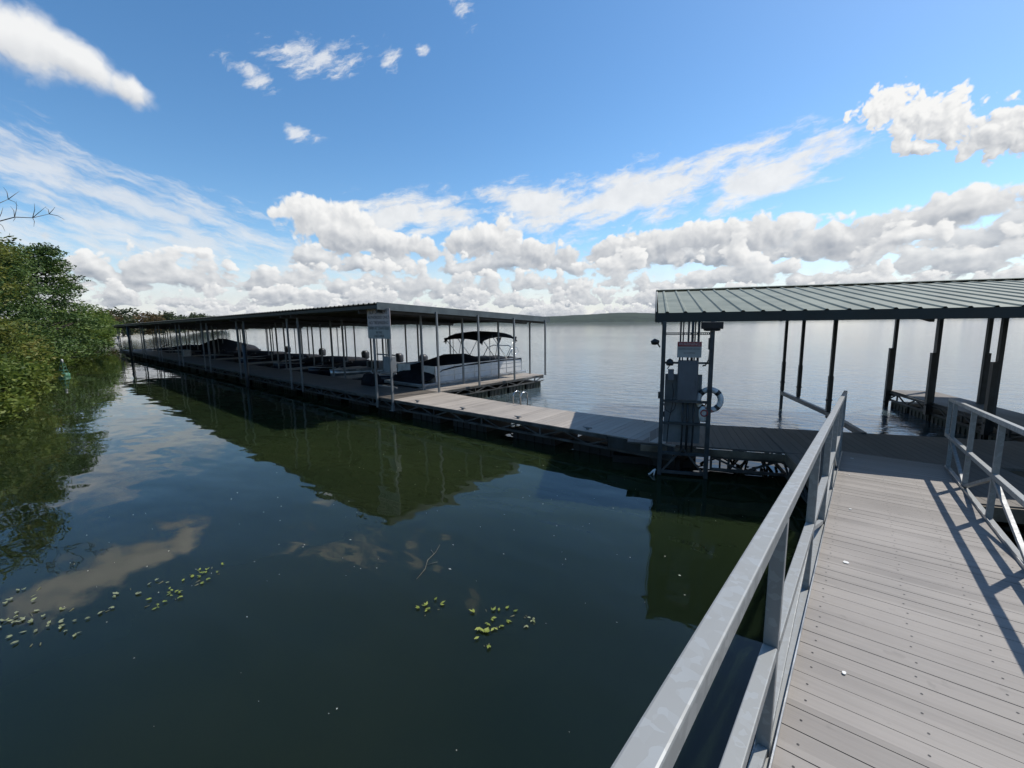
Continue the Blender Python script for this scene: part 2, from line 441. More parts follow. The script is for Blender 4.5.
M['offwhite'] = mat('weathered_white_plastic', (0.40, 0.41, 0.40), 0.5, 0, 0.1, 6)
M['sign_pink'] = mat('faded_white_sign_sheet', (0.52, 0.43, 0.41), 0.55, 0, 0.06, 4)
M['sign_grey'] = mat('grey_white_sign_sheet', (0.36, 0.36, 0.34), 0.55, 0, 0.06, 4)
M['ink'] = mat('dark_sign_ink', (0.05, 0.045, 0.045), 0.6, 0, 0.1, 9)
M['red'] = mat('red_sign_ink', (0.30, 0.04, 0.04), 0.55, 0, 0.1, 9)
M['orange'] = mat('orange_webbing', (0.50, 0.12, 0.05), 0.7, 0, 0.1, 9)
M['canvas'] = mat('black_canvas', (0.011, 0.012, 0.016), 0.85, 0, 0.3, 4, spec=0.2, bump=0.01, bscale=5)
M['navy'] = mat('dark_navy_gelcoat', (0.015, 0.02, 0.035), 0.3, 0, 0.2, 4)
M['chrome'] = mat('polished_rail', (0.62, 0.63, 0.63), 0.22, 1.0, 0.08, 6)
M['alu'] = mat('brushed_aluminium', (0.50, 0.51, 0.51), 0.35, 0.8, 0.1, 6)
M['bark'] = mat('grey_brown_bark', (0.11, 0.09, 0.07), 0.9, 0, 0.3, 4, bump=0.03, bscale=12)
M['bolt'] = mat('dark_deck_screw', (0.035, 0.032, 0.03), 0.4, 0.4, 0.1, 9)
M['rust'] = mat('rusty_bracket', (0.16, 0.075, 0.04), 0.75, 0.2, 0.3, 9)
M['rope'] = mat('white_rope_fibre', (0.70, 0.69, 0.65), 0.8, 0, 0.1, 20)
M['speck'] = mat('pale_floating_specks', (0.55, 0.54, 0.46), 0.7, 0, 0.2, 9)
M['weed'] = leafy('pondweed_leaf', [(0.10, 0.14, 0.02), (0.24, 0.28, 0.05), (0.34, 0.36, 0.09)], 0.2)
M['weed_pale'] = leafy('pale_pondweed_leaf', [(0.16, 0.18, 0.10), (0.26, 0.28, 0.17), (0.30, 0.33, 0.10)], 0.2)
M['stalk'] = mat('water_plant_stalk', (0.10, 0.10, 0.05), 0.7, 0, 0.2, 8)
M['leaf_olive'] = leafy('olive_autumn_leaves', [(0.055, 0.075, 0.016), (0.115, 0.150, 0.030), (0.20, 0.215, 0.045), (0.24, 0.20, 0.055)])
M['leaf_dark'] = leafy('dark_cedar_sprays', [(0.024, 0.052, 0.014), (0.072, 0.125, 0.030), (0.15, 0.205, 0.045)], 0.2)
M['leaf_green'] = leafy('green_leaves', [(0.042, 0.080, 0.016), (0.11, 0.17, 0.030), (0.20, 0.25, 0.048)])
M['leaf_bright'] = leafy('bright_shrub_leaves', [(0.040, 0.070, 0.015), (0.115, 0.165, 0.028), (0.22, 0.255, 0.050)])
M['leaf_brown'] = leafy('russet_leaves', [(0.05, 0.045, 0.015), (0.11, 0.075, 0.025), (0.14, 0.085, 0.03)])
M['leaf_far'] = leafy('distant_leaves', [(0.030, 0.045, 0.020), (0.055, 0.075, 0.030), (0.080, 0.095, 0.040)])

# ================================================================== setting: water, shore, hills
def water_material():
    m = bpy.data.materials.new('lake_water'); m.use_nodes = True
    t = m.node_tree; t.nodes.clear(); NV.nt = t
    o = t.nodes.new('ShaderNodeOutputMaterial'); p = t.nodes.new('ShaderNodeBsdfPrincipled'); t.links.new(p.outputs[0], o.inputs[0])
    g = t.nodes.new('ShaderNodeNewGeometry').outputs['Position']
    s_ = t.nodes.new('ShaderNodeSeparateXYZ'); t.links.new(g, s_.inputs[0]); x, y = NV(s_.outputs[0]), NV(s_.outputs[1])
    # open lake beyond the docks is wind-ruffled, the cove on this side is sheltered
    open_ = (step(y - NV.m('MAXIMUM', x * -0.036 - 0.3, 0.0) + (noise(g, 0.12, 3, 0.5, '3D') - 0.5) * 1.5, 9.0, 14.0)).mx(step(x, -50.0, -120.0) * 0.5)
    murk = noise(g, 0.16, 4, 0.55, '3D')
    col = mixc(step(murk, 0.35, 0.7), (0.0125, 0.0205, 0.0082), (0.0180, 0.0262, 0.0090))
    col = mixc(step(y - x * 0.35, 4.0, 8.5), mixc(step(murk, 0.35, 0.7), (0.0056, 0.0104, 0.0052), (0.0108, 0.0152, 0.0064)), col)   # greener by the dock; near the gangway the roof reflection's dark is painted in
    col = mixc(open_, col, (0.078, 0.110, 0.128))                              # open lake: paler colour stands in for reflected sky and haze
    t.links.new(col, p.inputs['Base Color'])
    t.links.new((open_ * 0.60 + 1.345).v, p.inputs['IOR'])
    t.links.new((0.015 + open_ * 0.03).v, p.inputs['Roughness'])
    # long slow swell in the cove, short wind ripple on the lake
    swell = noise(vec(x * 0.55 + y * 0.25, y * 1.1 - x * 0.2), 0.95, 2, 0.45) * 0.0210 + noise(vec(x, y * 1.5), 4.2, 2, 0.5) * 0.0005
    rip = noise(vec(x * 0.75 + y * 0.45, y * 1.7 - x * 0.5), 1.7, 5, 0.60, dist=0.5)
    gust = 0.45 + noise(vec(x * 0.03, y * 0.05), 1.0, 3, 0.5) * 1.1
    calm = 1.0 / (1.0 + NV.m('SQRT', x * x + y * y) * 0.02)                    # small ripples average out with distance
    h = swell * calm + (rip * gust * 0.0300 + noise(vec(x, y * 2.0), 0.8, 2, 0.5) * 0.010) * open_ * calm
    p.inputs['Subsurface Weight'].default_value = 1.0; p.inputs['Subsurface Radius'].default_value = (1, 1, 1); p.inputs['Subsurface Scale'].default_value = 1.0   # light spreads inside the murky water
    b = t.nodes.new('ShaderNodeBump'); b.inputs['Strength'].default_value = 1.0; b.inputs['Distance'].default_value = 1.0
    t.links.new(h.v, b.inputs['Height']); t.links.new(b.outputs[0], p.inputs['Normal'])
    return m
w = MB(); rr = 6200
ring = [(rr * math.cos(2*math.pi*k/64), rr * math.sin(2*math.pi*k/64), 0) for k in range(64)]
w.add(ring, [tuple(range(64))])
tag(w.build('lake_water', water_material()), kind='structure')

def grid_mesh(name, P, m, kind='structure'):
    """surface through a rows x cols array of points"""
    b = MB(); nr, nc = len(P), len(P[0])
    b.add([q for row in P for q in row], [(i*nc+j, i*nc+j+1, (i+1)*nc+j+1, (i+1)*nc+j) for i in range(nr-1) for j in range(nc-1)], 0, True)
    return tag(b.build(name, m), kind=kind)
def vnoise(x, seed=0):
    def hsh(i): return (math.sin(i * 127.1 + seed * 311.7) * 43758.5453) % 1.0
    i = math.floor(x); f = x - i; f = f * f * (3 - 2 * f)
    return hsh(i) * (1 - f) + hsh(i + 1) * f
def fb(x, seed=0): return sum(vnoise(x * 2 ** k, seed + k) / 2 ** k for k in range(5)) / 1.94

SHORE = [(40,-16),(20,-12),(6,-9.5),(-6,-6.0),(-13,-3.0),(-20,-1.0),(-27,0.3),(-35,1.2),(-43,2.0),(-53,3.4),(-63,5.4),(-75,7.5),(-87,10.0),(-120,16),(-156,23),(-188,29),(-250,46),(-330,78),(-430,125),(-560,190),(-700,240),(-1200,350)]
pts = []
for (a, b) in zip(SHORE[:-1], SHORE[1:]):
    n = 6
    for k in range(n):
        f = k / n; pts.append((a[0] + (b[0]-a[0]) * f, a[1] + (b[1]-a[1]) * f))
rows_ = []
for off, z in ((-2.0, -0.8), (0.0, -0.02), (0.7, 0.45), (2.5, 1.0), (7, 2.0), (20, 4.0), (60, 8.0), (160, 14.0)):
    row_ = []
    for i, (x, y) in enumerate(pts):
        x2, y2 = pts[min(i+1, len(pts)-1)]; x1, y1 = pts[max(i-1, 0)]
        d = Vector((x2-x1, y2-y1, 0)).normalized(); nrm = Vector((d.y, -d.x, 0))    # landward
        if nrm.y > 0: nrm = -nrm
        k = off + (fb(i * 0.5, 3) - 0.5) * min(abs(off) * 0.6, 3)
        sc_ = 1.0 if x > -110 else 1.6
        row_.append((x + nrm.x * k * sc_, y + nrm.y * k * sc_, z * (0.75 + 0.5 * fb(i * 0.7, 9)) if z > 0.1 else z))
    rows_.append(row_)
M['bank'] = mat('muddy_wooded_bank', (0.13, 0.105, 0.065), 0.9, 0, 0.3, 0.6, 6, col2=(0.035, 0.045, 0.018), bump=0.05, bscale=3)
grid_mesh('bank', rows_, M['bank'])
# wooded hills along the far shore
M['hill'] = mat('wooded_far_hills', (0.036, 0.050, 0.034), 0.95, 0, 0.3, 0.012, 6, spec=0.1, col2=(0.018, 0.027, 0.020), bump=6.0, bscale=0.03)
P_ = []
azs = np.linspace(-78, 75, 420)
for (dist, k) in ((3300, 0.0), (3360, 0.12), (3600, 0.5), (4100, 0.85), (4600, 1.0), (5400, 0.7)):
    row_ = []
    for a in azs:
        rel = a + 39.0
        h = 58 + 34 * math.exp(-((rel - 14.5) / 5.5) ** 2) + 10 * math.exp(-((rel - 4) / 5) ** 2) + 16 * (fb(a * 0.23, 5) - 0.5) + 5 * (fb(a * 1.9, 6) - 0.5)
        if rel > 24: h *= max(0.45, 1 - (rel - 24) * 0.06)
        d = dist * (1 + 0.05 * (fb(a * 0.12, 8) - 0.5))
        row_.append((math.sin(R(a)) * d, math.cos(R(a)) * d, -1.0 + max(0, h + 2.5 * (fb(a * 9, 11 + k) - 0.5)) * k * (d / 4600 if k < .99 else 1)))
    P_.append(row_)
grid_mesh('hills', P_, M['hill'])

# ================================================================== trees and shrubs of the left shore
def leaf_cloud(centres, per, rad, size, seed, flat=1.0, droop=0.0):
    """many small folded leaf faces scattered through clumps"""
    rg = np.random.default_rng(seed)
    C = np.repeat(np.asarray(centres, float), per, axis=0); n = len(C)
    d = rg.normal(size=(n, 3)); d /= np.linalg.norm(d, axis=1)[:, None]
    r = rad * rg.random(n) ** 0.45
    p = C + d * r[:, None] * np.array([1, 1, flat])
    p[:, 2] -= droop * (np.hypot(d[:, 0], d[:, 1]) * r) ** 2
    u = rg.normal(size=(n, 3)); u[:, 2] *= 0.45; u /= np.linalg.norm(u, axis=1)[:, None]
    t = rg.normal(size=(n, 3)); v = np.cross(u, t); v /= np.linalg.norm(v, axis=1)[:, None]
    s = size * (0.6 + 0.8 * rg.random(n))[:, None]
    fold = np.cross(u, v) * s * 0.18
    V = np.stack([p - u * s, p - v * s * .42 + fold, p + u * s, p + v * s * .42 + fold], axis=1).reshape(-1, 3)
    F = np.arange(n * 4).reshape(n, 4)
    return V, F
def mesh_np(name, V, F, m, parent):
    me = bpy.data.meshes.new(name); me.vertices.add(len(V)); me.vertices.foreach_set('co', V.astype(np.float32).ravel())
    nl = F.size; me.loops.add(nl); me.loops.foreach_set('vertex_index', F.astype(np.int32).ravel())
    me.polygons.add(len(F)); me.polygons.foreach_set('loop_start', (np.arange(len(F)) * F.shape[1]).astype(np.int32))
    me.update(calc_edges=True); me.materials.append(m)
    o = bpy.data.objects.new(name, me); COL.objects.link(o); o.parent = parent
    return o
def tree(name, label, loc, h, r, m, seed, clumps=60, per=70, leaf=0.11, base=0.25, shape='round', lean=(0, 0), group=None, crad=0.75, flat=0.6, limbs=9, cat='tree', bare=None):
    rg = random.Random(seed)
    t = thing(name, label, cat, loc, 0, group)
    tr = MB()
    top = Vector((lean[0], lean[1], h * 0.93))
    def axis(f): return Vector((lean[0] * f * f + 0.15 * math.sin(f * 5 + seed), lean[1] * f * f + 0.12 * math.cos(f * 4 + seed), h * 0.93 * f))
    r0 = 0.018 * h + 0.04
    tr.tube([axis(k / 6) + Vector((0, 0, -0.3 if k == 0 else 0)) for k in range(7)], [r0 * (1 - 0.85 * k / 6) for k in range(7)], 7)
    cs = []
    for i in range(clumps):
        f = base + (1 - base) * (i + rg.random()) / clumps
        if shape == 'cone': rad = r * (1.05 - f) ** 0.75 * 1.15
        elif shape == 'bush': rad = r * math.sqrt(max(0.02, 1 - (f - 0.35) ** 2 / 0.43))
        else: rad = r * math.sqrt(max(0.03, 1 - ((f - 0.58) / 0.5) ** 2))
        rad *= 0.45 + 0.65 * rg.random() ** 0.6
        a = rg.random() * 2 * math.pi
        c = axis(f) + Vector((math.cos(a) * rad, math.sin(a) * rad, (rg.random() - 0.5) * 0.08 * h))
        if shape == 'cone': c.z -= rad * 0.10
        c.z = max(c.z, 0.25); cs.append(tuple(c))
        if i % max(1, clumps // limbs) == 0:
            b = axis(max(0.08, f - 0.12)); mid = (b + c) / 2 + Vector((0, 0, -0.12 * rad))
            tr.tube([b, mid, c], [r0 * 0.42 * (1 - f * 0.6), r0 * 0.26, r0 * 0.08], 5)
    if bare:
        for (q0, q1) in bare:
            q0, q1 = Vector(q0), Vector(q1); pth = [q0 + (q1 - q0) * (k / 7) + Vector((0, 0, 0.12 * math.sin(k * 1.7))) for k in range(8)]
            tr.tube(pth, [0.045 * (1 - 0.8 * k / 7) for k in range(8)], 5)
            for k in range(2, 8):
                for sgn in (-1, 1, 1):
                    e = pth[k] + Vector((rg.uniform(-.4, .4), rg.uniform(-.1, .5), rg.uniform(.15, .55) * sgn + .1))
                    tr.tube([pth[k], (pth[k] + e) / 2 + Vector((0, .04, .05)), e], [0.014, 0.010, 0.004], 4)
    tr.build('trunk', M['bark'], t)
    V, F = leaf_cloud(cs, per, crad, leaf, seed, flat, 0.10 if shape == 'cone' else 0.0)
    V[:, 2] = np.maximum(V[:, 2], 0.06 - loc[2])
    mesh_np('crown', V, F, m, t)
    return t
TG = 'trees along the left bank'
tree('leaning_tree', 'olive and yellow autumn tree with a bare limb at the left frame edge', (-29, -1.8, 0.5), 7.2, 2.6, M['leaf_olive'], 3, 130, 130, 0.085, 0.08, 'round', (0.4, 1.0), TG,
     bare=[((0.3, 1.0, 5.8), (0.8, 4.6, 7.4)), ((0.3, 1.0, 6.0), (0.2, 3.5, 7.9))])
tree('cedar_tree', 'dark cedar just right of the olive autumn tree', (-38, 0.2, 0.6), 7.3, 3.3, M['leaf_dark'], 5, 150, 130, 0.09, 0.10, 'cone', (0.2, 1.6), TG, flat=0.35, crad=0.9, limbs=22)
tree('cedar_tree', 'tall dark cedar whose branch tips reach farthest over the water', (-50, 2.8, 0.6), 8.9, 4.3, M['leaf_dark'], 8, 170, 130, 0.11, 0.10, 'cone', (0, 1.5), TG, flat=0.32, crad=1.0, limbs=30)
tree('broadleaf_tree', 'rounded green tree overhanging the water beyond the cedars', (-64, 5.4, 0.5), 4.9, 3.6, M['leaf_green'], 11, 100, 80, 0.13, 0.10, 'round', (0, 1.2), TG, crad=1.0)
tree('broadleaf_tree', 'last green tree of the near bank, tip above a pale clearing', (-84, 9.6, 0.5), 4.6, 3.6, M['leaf_green'], 12, 80, 70, 0.16, 0.10, 'round', (0, 1.0), TG, crad=1.1)
tree('broadleaf_tree', 'tall shaded tree at the back behind the dark cedars', (-44, -4.5, 1.2), 8.8, 4.0, M['leaf_green'], 14, 80, 70, 0.13, 0.2, 'round', (0, 0.5), TG, crad=1.0)
tree('russet_tree', 'russet brown tree between the green bank and the far treeline', (-116, 14.8, 0.8), 5.6, 4.2, M['leaf_brown'], 15, 60, 60, 0.20, 0.12, 'round', (0, 0), TG, crad=1.2)
SG = 'shrubs over the left waterline'
shr = [(-21.0, -0.9, 2.1, 1.5, 'leaf_bright', 'yellow green shrub nearest the lower left, trailing into the water'),
       (-23.5, -0.2, 1.9, 1.4, 'leaf_bright', 'low bright shrub reaching out over the dark water at the left edge'),
       (-26.5, -0.2, 3.4, 1.8, 'leaf_olive', 'olive shrub climbing below the autumn tree'),
       (-31.0, 0.1, 3.0, 1.7, 'leaf_green', 'green shrub at the foot of the first cedar'),
       (-36.0, 0.5, 2.4, 1.5, 'leaf_bright', 'small bright shrub on the waterline under the first cedar'),
       (-46.0, 2.5, 2.6, 1.9, 'leaf_green', 'green shrub under the long cedar branches'),
       (-57.0, 5.2, 3.2, 2.2, 'leaf_bright', 'yellow green shrub hanging low beyond the long cedar'),
       (-75.0, 8.8, 3.0, 2.4, 'leaf_bright', 'bright shrub at the tip of the near bank')]
for i, (x, y, h, r, mm, lab) in enumerate(shr):
    tree('shrub', lab, (x, y, 0.05), h, r, M[mm], 40 + i, 60, 95, 0.062 + 0.0009 * abs(x), 0.05, 'bush', (0.1, 0.5), SG, crad=0.6, limbs=6, cat='shrub')
# unseen trees behind the camera, added to cut sky light on the shaded railings
rg = random.Random(33)
cs = []
for i in range(16):
    x, y, h = -16 + i * 3.4 + rg.uniform(-1, 1), -15.5 - rg.uniform(0, 7) - 0.12 * abs(i - 8), rg.uniform(10, 14)
    for k in range(16): cs.append((x + rg.gauss(0, 1.5), y + rg.gauss(0, 1.5), 1.5 + h * (k + .5) / 16))
V, F = leaf_cloud(cs, 38, 1.7, 0.30, 34)
tag(mesh_np('added_shade_woods', V, F, M['leaf_green'], None), 'unseen green leaf mass added behind the camera to darken the shaded railings', kind='stuff')
# the treeline across the cove
FG = 'trees of the far treeline'
far_lab = ['greyish green', 'dark green', 'olive green', 'dull green']
rg = random.Random(21)
far = []
for i in range(16):
    f = i / 15
    x = -150 - 260 * f ** 1.2; y = 26 + 100 * f ** 1.15 + rg.uniform(-2, 4)
    far.append((x, y, 5.9 + rg.uniform(-.9, 1.3) + 3.0 * f, 3.8 + rg.uniform(-.6, 1.2) + 1.5 * f))
names = ['leftmost', 'second', 'third', 'fourth', 'fifth', 'sixth', 'seventh', 'eighth', 'ninth', 'tenth', 'eleventh', 'twelfth', 'thirteenth', 'fourteenth', 'fifteenth', 'last']
for i, (x, y, h, r) in enumerate(far):
    mm = M['leaf_brown'] if i == 1 else M['leaf_far']
    tree('distant_tree', '%s tree of the far treeline above the long dock roof, counted from the left' % names[i], (x, y, 1.0), h, r, mm, 70 + i, 34, 40, 0.34 + 0.0006 * abs(x), 0.1, 'round', (0, 0), FG, crad=1.7, flat=0.75, limbs=4)
# pale boulders on the shore below them
rk = MB()
BG = 'boulders on the far bank'
M['stone'] = mat('pale_limestone', (0.42, 0.39, 0.34), 0.85, 0, 0.2, 1.2)
for i in range(9):
    x = -128 - i * 9.5; y = 18.3 + (i * 9.5) * 0.185 + rg.uniform(-.4, .6)
    b = bmesh.new(); bmesh.ops.create_icosphere(b, subdivisions=2, radius=1.0)
    for v in b.verts: v.co *= 0.8 + 0.4 * rg.random(); v.co.z *= 0.6
    me = bpy.data.meshes.new('boulder'); b.to_mesh(me); b.free(); me.materials.append(M['stone'])
    o = bpy.data.objects.new('boulder', me); COL.objects.link(o); s_ = rg.uniform(0.7, 1.5)
    o.location = (x, y, 0.15); o.scale = (s_ * 1.5, s_, s_); o.rotation_euler = (0, 0, rg.random() * 3)
    tag(o, 'pale boulder on the far bank, %s from the left' % names[i].replace('leftmost', 'first'), 'boulder', BG)

# ================================================================== floating docks
def boards(b, x0, x1, y0, y1, z, pitch=0.14, along='y', gap=0.006, th=0.03, mi=0):
    """rows of deck boards; along = the direction a board runs"""
    lo, hi = (x0, x1) if along == 'y' else (y0, y1)
    n = max(1, round((hi - lo) / pitch))
    k0 = math.floor(lo / pitch) ; k = k0
    while k * pitch < hi - 1e-6:
        a, c = max(lo, k * pitch + gap / 2), min(hi, (k + 1) * pitch - gap / 2)
        if c - a > 0.01:
            dz = 0.0012 * math.sin(k * 12.9)
            if along == 'y': b.box((a, y0, z - th), (c, y1, z + dz), mi)
            else: b.box((x0, a, z - th), (x1, c, z + dz), mi)
        k += 1
def truss(b, p, q, zt, zb, pitch=0.6, s=0.045):
    """light steel truss between two plan points"""
    p, q = Vector((*p, 0)), Vector((*q, 0)); L = (q - p).length; d = (q - p) / L
    b.bar(p + Vector((0,0,zt)), q + Vector((0,0,zt)), s, s * 1.2); b.bar(p + Vector((0,0,zb)), q + Vector((0,0,zb)), s, s)
    n = max(1, round(L / pitch))
    for i in range(n):
        a, c = p + d * (L * i / n), p + d * (L * (i + 1) / n)
        b.bar(a + Vector((0,0,zb if i % 2 else zt)), c + Vector((0,0,zt if i % 2 else zb)), s * .7, s * .7)
        if i % 3 == 0: b.bar(a + Vector((0,0,zb)), a + Vector((0,0,zt)), s * .8, s * .8)
def float_mesh(l, w, z0, z1):
    b = MB(); b.box((-l/2, -w/2, z0), (l/2, w/2, z1))
    for k in range(5):
        x = -l/2 + l * (k + .5) / 5
        b.box((x - .04, -w/2 - .018, z0 + .05), (x + .04, w/2 + .018, z1 - .05))
    return b

# ---- the long covered dock.  local x runs towards its near end (negative = away), y out to the lake
DOCK_N, PITCH = 9, 6.05
LEN = 49.6
def roof_z(x, y): return 3.47 - (y + 0.38) * 0.050 - 0.36 * (-x / LEN)
dock = thing('covered_boat_dock', 'long floating dock with boat slips under one dark low-pitched metal roof', 'boat dock', (-11.2, 7.98, 0), R(-2.07))
b = MB(); boards(b, -LEN, -0.0, 0.0, 1.85, ZD, along='y'); b.build('walkway_deck', M['dock_deck'], dock)
b = MB(); truss(b, (-LEN, 0.03), (0, 0.03), ZD - .075, ZD - .29); truss(b, (-LEN, 1.80), (0, 1.80), ZD - .075, ZD - .29)
for k in range(int(LEN / 1.2) + 1): b.bar((-k * 1.2, 0.06, ZD - .065), (-k * 1.2, 1.79, ZD - .065), .05, .06)
b.box((-LEN, -0.012, ZD - .055), (0, 0.0, ZD - .008)); b.build('truss', M['frame'], dock)
fl = float_mesh(1.35, 1.1, -0.35, 0.24).build('float', M['float'], dock); fl.location = (-0.9, 0.98, 0)
for k in range(1, 26): dup(fl, dock, location=(-0.9 - 1.95 * k, 0.98, 0))
# fingers between the slips
fb_ = MB(); boards(fb_, -1.25, -0.12, 1.86, 7.9, ZD, along='x')
finger = fb_.build('finger_deck', [M['walk_deck']], dock)
b = MB(); truss(b, (-0.14, 1.86), (-0.14, 7.88), ZD - .075, ZD - .27); truss(b, (-1.23, 1.86), (-1.23, 7.88), ZD - .075, ZD - .27)
b.box((-1.24, 7.88, ZD - .16), (-0.13, 7.91, ZD - .032)); ft = b.build('finger_truss', M['frame'], finger)
ffl = float_mesh(1.0, 0.98, -0.3, 0.26).build('finger_float', M['algae'], finger); ffl.rotation_euler = (0, 0, R(90)); ffl.location = (-0.68, 2.75, 0)
for k in range(1, 5): dup(ffl, finger, location=(-0.68, 2.75 + 1.13 * k, 0))
for k in range(1, DOCK_N - 1): dup(finger, dock, location=(-PITCH * k, 0, 0))
dup(finger, dock, location=(-LEN + 1.25, 0, 0))
# posts
b = MB(); b.box((-.029, -.029, 0), (.029, .029, 1)); post0 = b.build('post', M['post'], dock)
b = MB(); b.box((-.085, -.085, 0), (.085, .085, .012)); b.box((-.040, -.040, .012), (.040, .040, .14)); foot0 = b.build('base_plate', M['post'], post0)
foot0.scale = (1, 1, 1)
first = True
for k in range(DOCK_N):
    ox = -PITCH * k if k < DOCK_N - 1 else -LEN + 1.25
    for x in (-0.17, -1.18):
        for y in (-0.05, 1.78, 3.7, 5.7, 7.78):
            z0 = 0.22 if y < 0 else ZD
            top = roof_z(ox + x, y) - 0.12
            o = post0 if first else post0.copy()
            if not first: COL.objects.link(o); o.parent = dock
            if k == 0 and y < 0: x += 0.23 if x > -.5 else 0.38
            o.location = (ox + x, y, z0); o.scale = (1, 1, top - z0)
            if first: foot0.scale = (1, 1, 1 / (top - z0)); first = False
# roof
nx = int((LEN + 0.3) / 0.30)
prof = [(-0.15, 0), (-0.055, 0), (-0.03, .032), (.03, .032), (.055, 0)]
xs = []
for i in range(nx + 1):
    for (dx_, dz_) in prof:
        xs.append((-0.14 - i * 0.30 - dx_, dz_))
xs.sort()
ys = [-0.38, 2.0, 4.2, 6.4, 8.12]
rb = MB(); V_ = [(x, y, roof_z(x, y) + dz_) for y in ys for (x, dz_) in xs]; n_ = len(xs)
rb.add(V_, [(j*n_+i, j*n_+i+1, (j+1)*n_+i+1, (j+1)*n_+i) for j in range(len(ys)-1) for i in range(n_-1)])
roof = rb.build('roof', M['roof_dark'], dock); so = roof.modifiers.new('thick', 'SOLIDIFY'); so.thickness = 0.008; so.offset = -1
b = MB()
def eave_pt(x, y, dz): return Vector((x, y, roof_z(x, y) + dz))
b.bar(eave_pt(0.028, -0.40, -.075), eave_pt(0.028, 8.15, -.075), .03, .215); b.build('gable_trim', M['trim_grey'], roof)
b = MB(); b.bar(eave_pt(0.010, -0.34, -.095), eave_pt(-LEN - .3, -0.34, -.095), .03, .10); b.bar(eave_pt(0.010, 8.09, -.08), eave_pt(-LEN - .3, 8.09, -.08), .03, .12)
b.build('eave_trim', M['trim_dark'], roof)
for y in (0.0, 0.9, 1.78, 2.75, 3.7, 4.7, 5.7, 6.75, 7.78):
    b = MB(); b.bar(eave_pt(0.008, y, -.10), eave_pt(-LEN - .3, y, -.10), .05, .11); b.build('purlin', M['steel_under'], roof)
b = MB(); b.bar((0, -0.30, roof_z(0, -.30) - .20), (0, 8.02, roof_z(0, 8.02) - .20), .06, .12); rf = b.build('rafter', M['steel_under'], roof); rf.location = (-.17, 0, 0)
for k in range(DOCK_N):
    ox = -PITCH * k if k < DOCK_N - 1 else -LEN + 1.25
    for x in (-0.17, -1.18):
        if k or x < -.5: dup(rf, roof, location=(ox + x, 0, -0.36 * (-(ox + x) / LEN)))
dm = dock.matrix_basis.copy()
DM = Matrix.Translation((-11.2, 7.98, 0)) @ Matrix.Rotation(R(-2.07), 4, 'Z')
def dw(x, y, z=0): return tuple(DM @ Vector((x, y, z)))

# ---- guide pilings
def piling(x, y, top, lab, r=0.085):
    b = MB(); b.tube([(0, 0, -1.2), (0, 0, top)], r, 12); b.tube([(0, 0, top), (0, 0, top + .10)], [r * 1.05, r * .2], 12)
    o = b.build('guide_piling', M['dark_post']); o.location = (x, y, 0)
    return tag(o, lab, 'piling', 'pilings along the long dock')
x, y, _ = dw(-11.6, -.32); piling(x, y, 2.0, 'dark piling rising from the water beside the middle of the long dock')
x, y, _ = dw(-41.5, -.32); piling(x, y, 2.9, 'dark piling at the far end of the long dock, beyond its last slips')

# ---- straight walkway between the long dock and the kiosk
walk = thing('floating_walkway', 'straight beige boarded walkway from the long dock to the kiosk', 'walkway', (-11.2, 7.98, 0), 0)
W1 = 8.60
b = MB()
X0 = 0.012
k = 0; x = X0
while x < W1 - 0.02:
    f = x / W1; y1 = 1.88 - 0.26 * min(1, x / 3.2) + 0.16 * max(0, (x - 5.5) / 3.1)
    b.box((x, 0.0 , ZD - .03), (min(x + .134, W1), y1, ZD + .001 * math.sin(k * 7.7)))
    x += .14; k += 1
b.build('deck', M['walk_deck'], walk)
b = MB(); truss(b, (0.02, .03), (W1, .03), ZD - .075, ZD - .29, .62); truss(b, (0.02, 1.55), (W1, 1.60), ZD - .075, ZD - .29, .62)
for k in range(8): b.bar((.3 + k * 1.14, .06, ZD - .065), (.3 + k * 1.14, 1.55, ZD - .065), .05, .06)
b.box((0.02, -0.014, ZD - .085), (W1 - 1.36, -0.001, ZD - .012)); b.build('truss', M['frame'], walk)
b = MB(); b.box((W1 - 1.33, -.03, ZD - .26), (W1 - .02, -.002, ZD - .02)); b.build('side_board', M['dark_post'], walk)
fl2 = float_mesh(1.25, 1.05, -0.32, 0.25).build('float', M['float'], walk); fl2.location = (1.2, .80, 0)
for xx in (3.0, 5.15, 6.9, 8.0): dup(fl2, walk, location=(xx, .80, 0))

# ---- junction platform under the green roof, turned 21 degrees.  local e = x, n = y
S0 = Vector((-2.9, 7.92, 0)); SR = R(21)
SM = Matrix.Translation(S0) @ Matrix.Rotation(SR, 4, 'Z')
def sw(e, n, z=0): return tuple(SM @ Vector((e, n, z)))
plat = thing('junction_platform', 'shaded plank platform joining the gangway to both docks', 'platform', tuple(S0), SR)
b = MB(); boards(b, -0.55, 2.12, 0.02, 1.90, ZD, along='y'); boards(b, 2.24, 13.0, -0.0, 1.90, ZD, along='y')
b.box((2.122, -.02, ZD - .03), (2.236, 1.92, ZD + .004)); b.build('deck', M['dock_deck'], plat)
b = MB(); boards(b, 2.13, 5.0, -1.75, -0.01, ZD, along='y'); b.build('landing_deck', M['dock_deck'], plat)
b = MB(); b.box((-0.3, -0.035, ZD - .15), (2.10, -0.002, ZD - .032)); b.box((2.10, -1.76, ZD - .15), (2.128, -0.03, ZD - .004)); b.box((2.128, -1.785, ZD - .20), (5.0, -1.752, ZD - .02)); b.box((5.0, -1.78, ZD - .2), (5.03, -.02, ZD - .02)); b.box((5.05, -.04, ZD - .2), (13.0, -.002, ZD - .032))
b.build('edge_board', M['fascia'], plat)
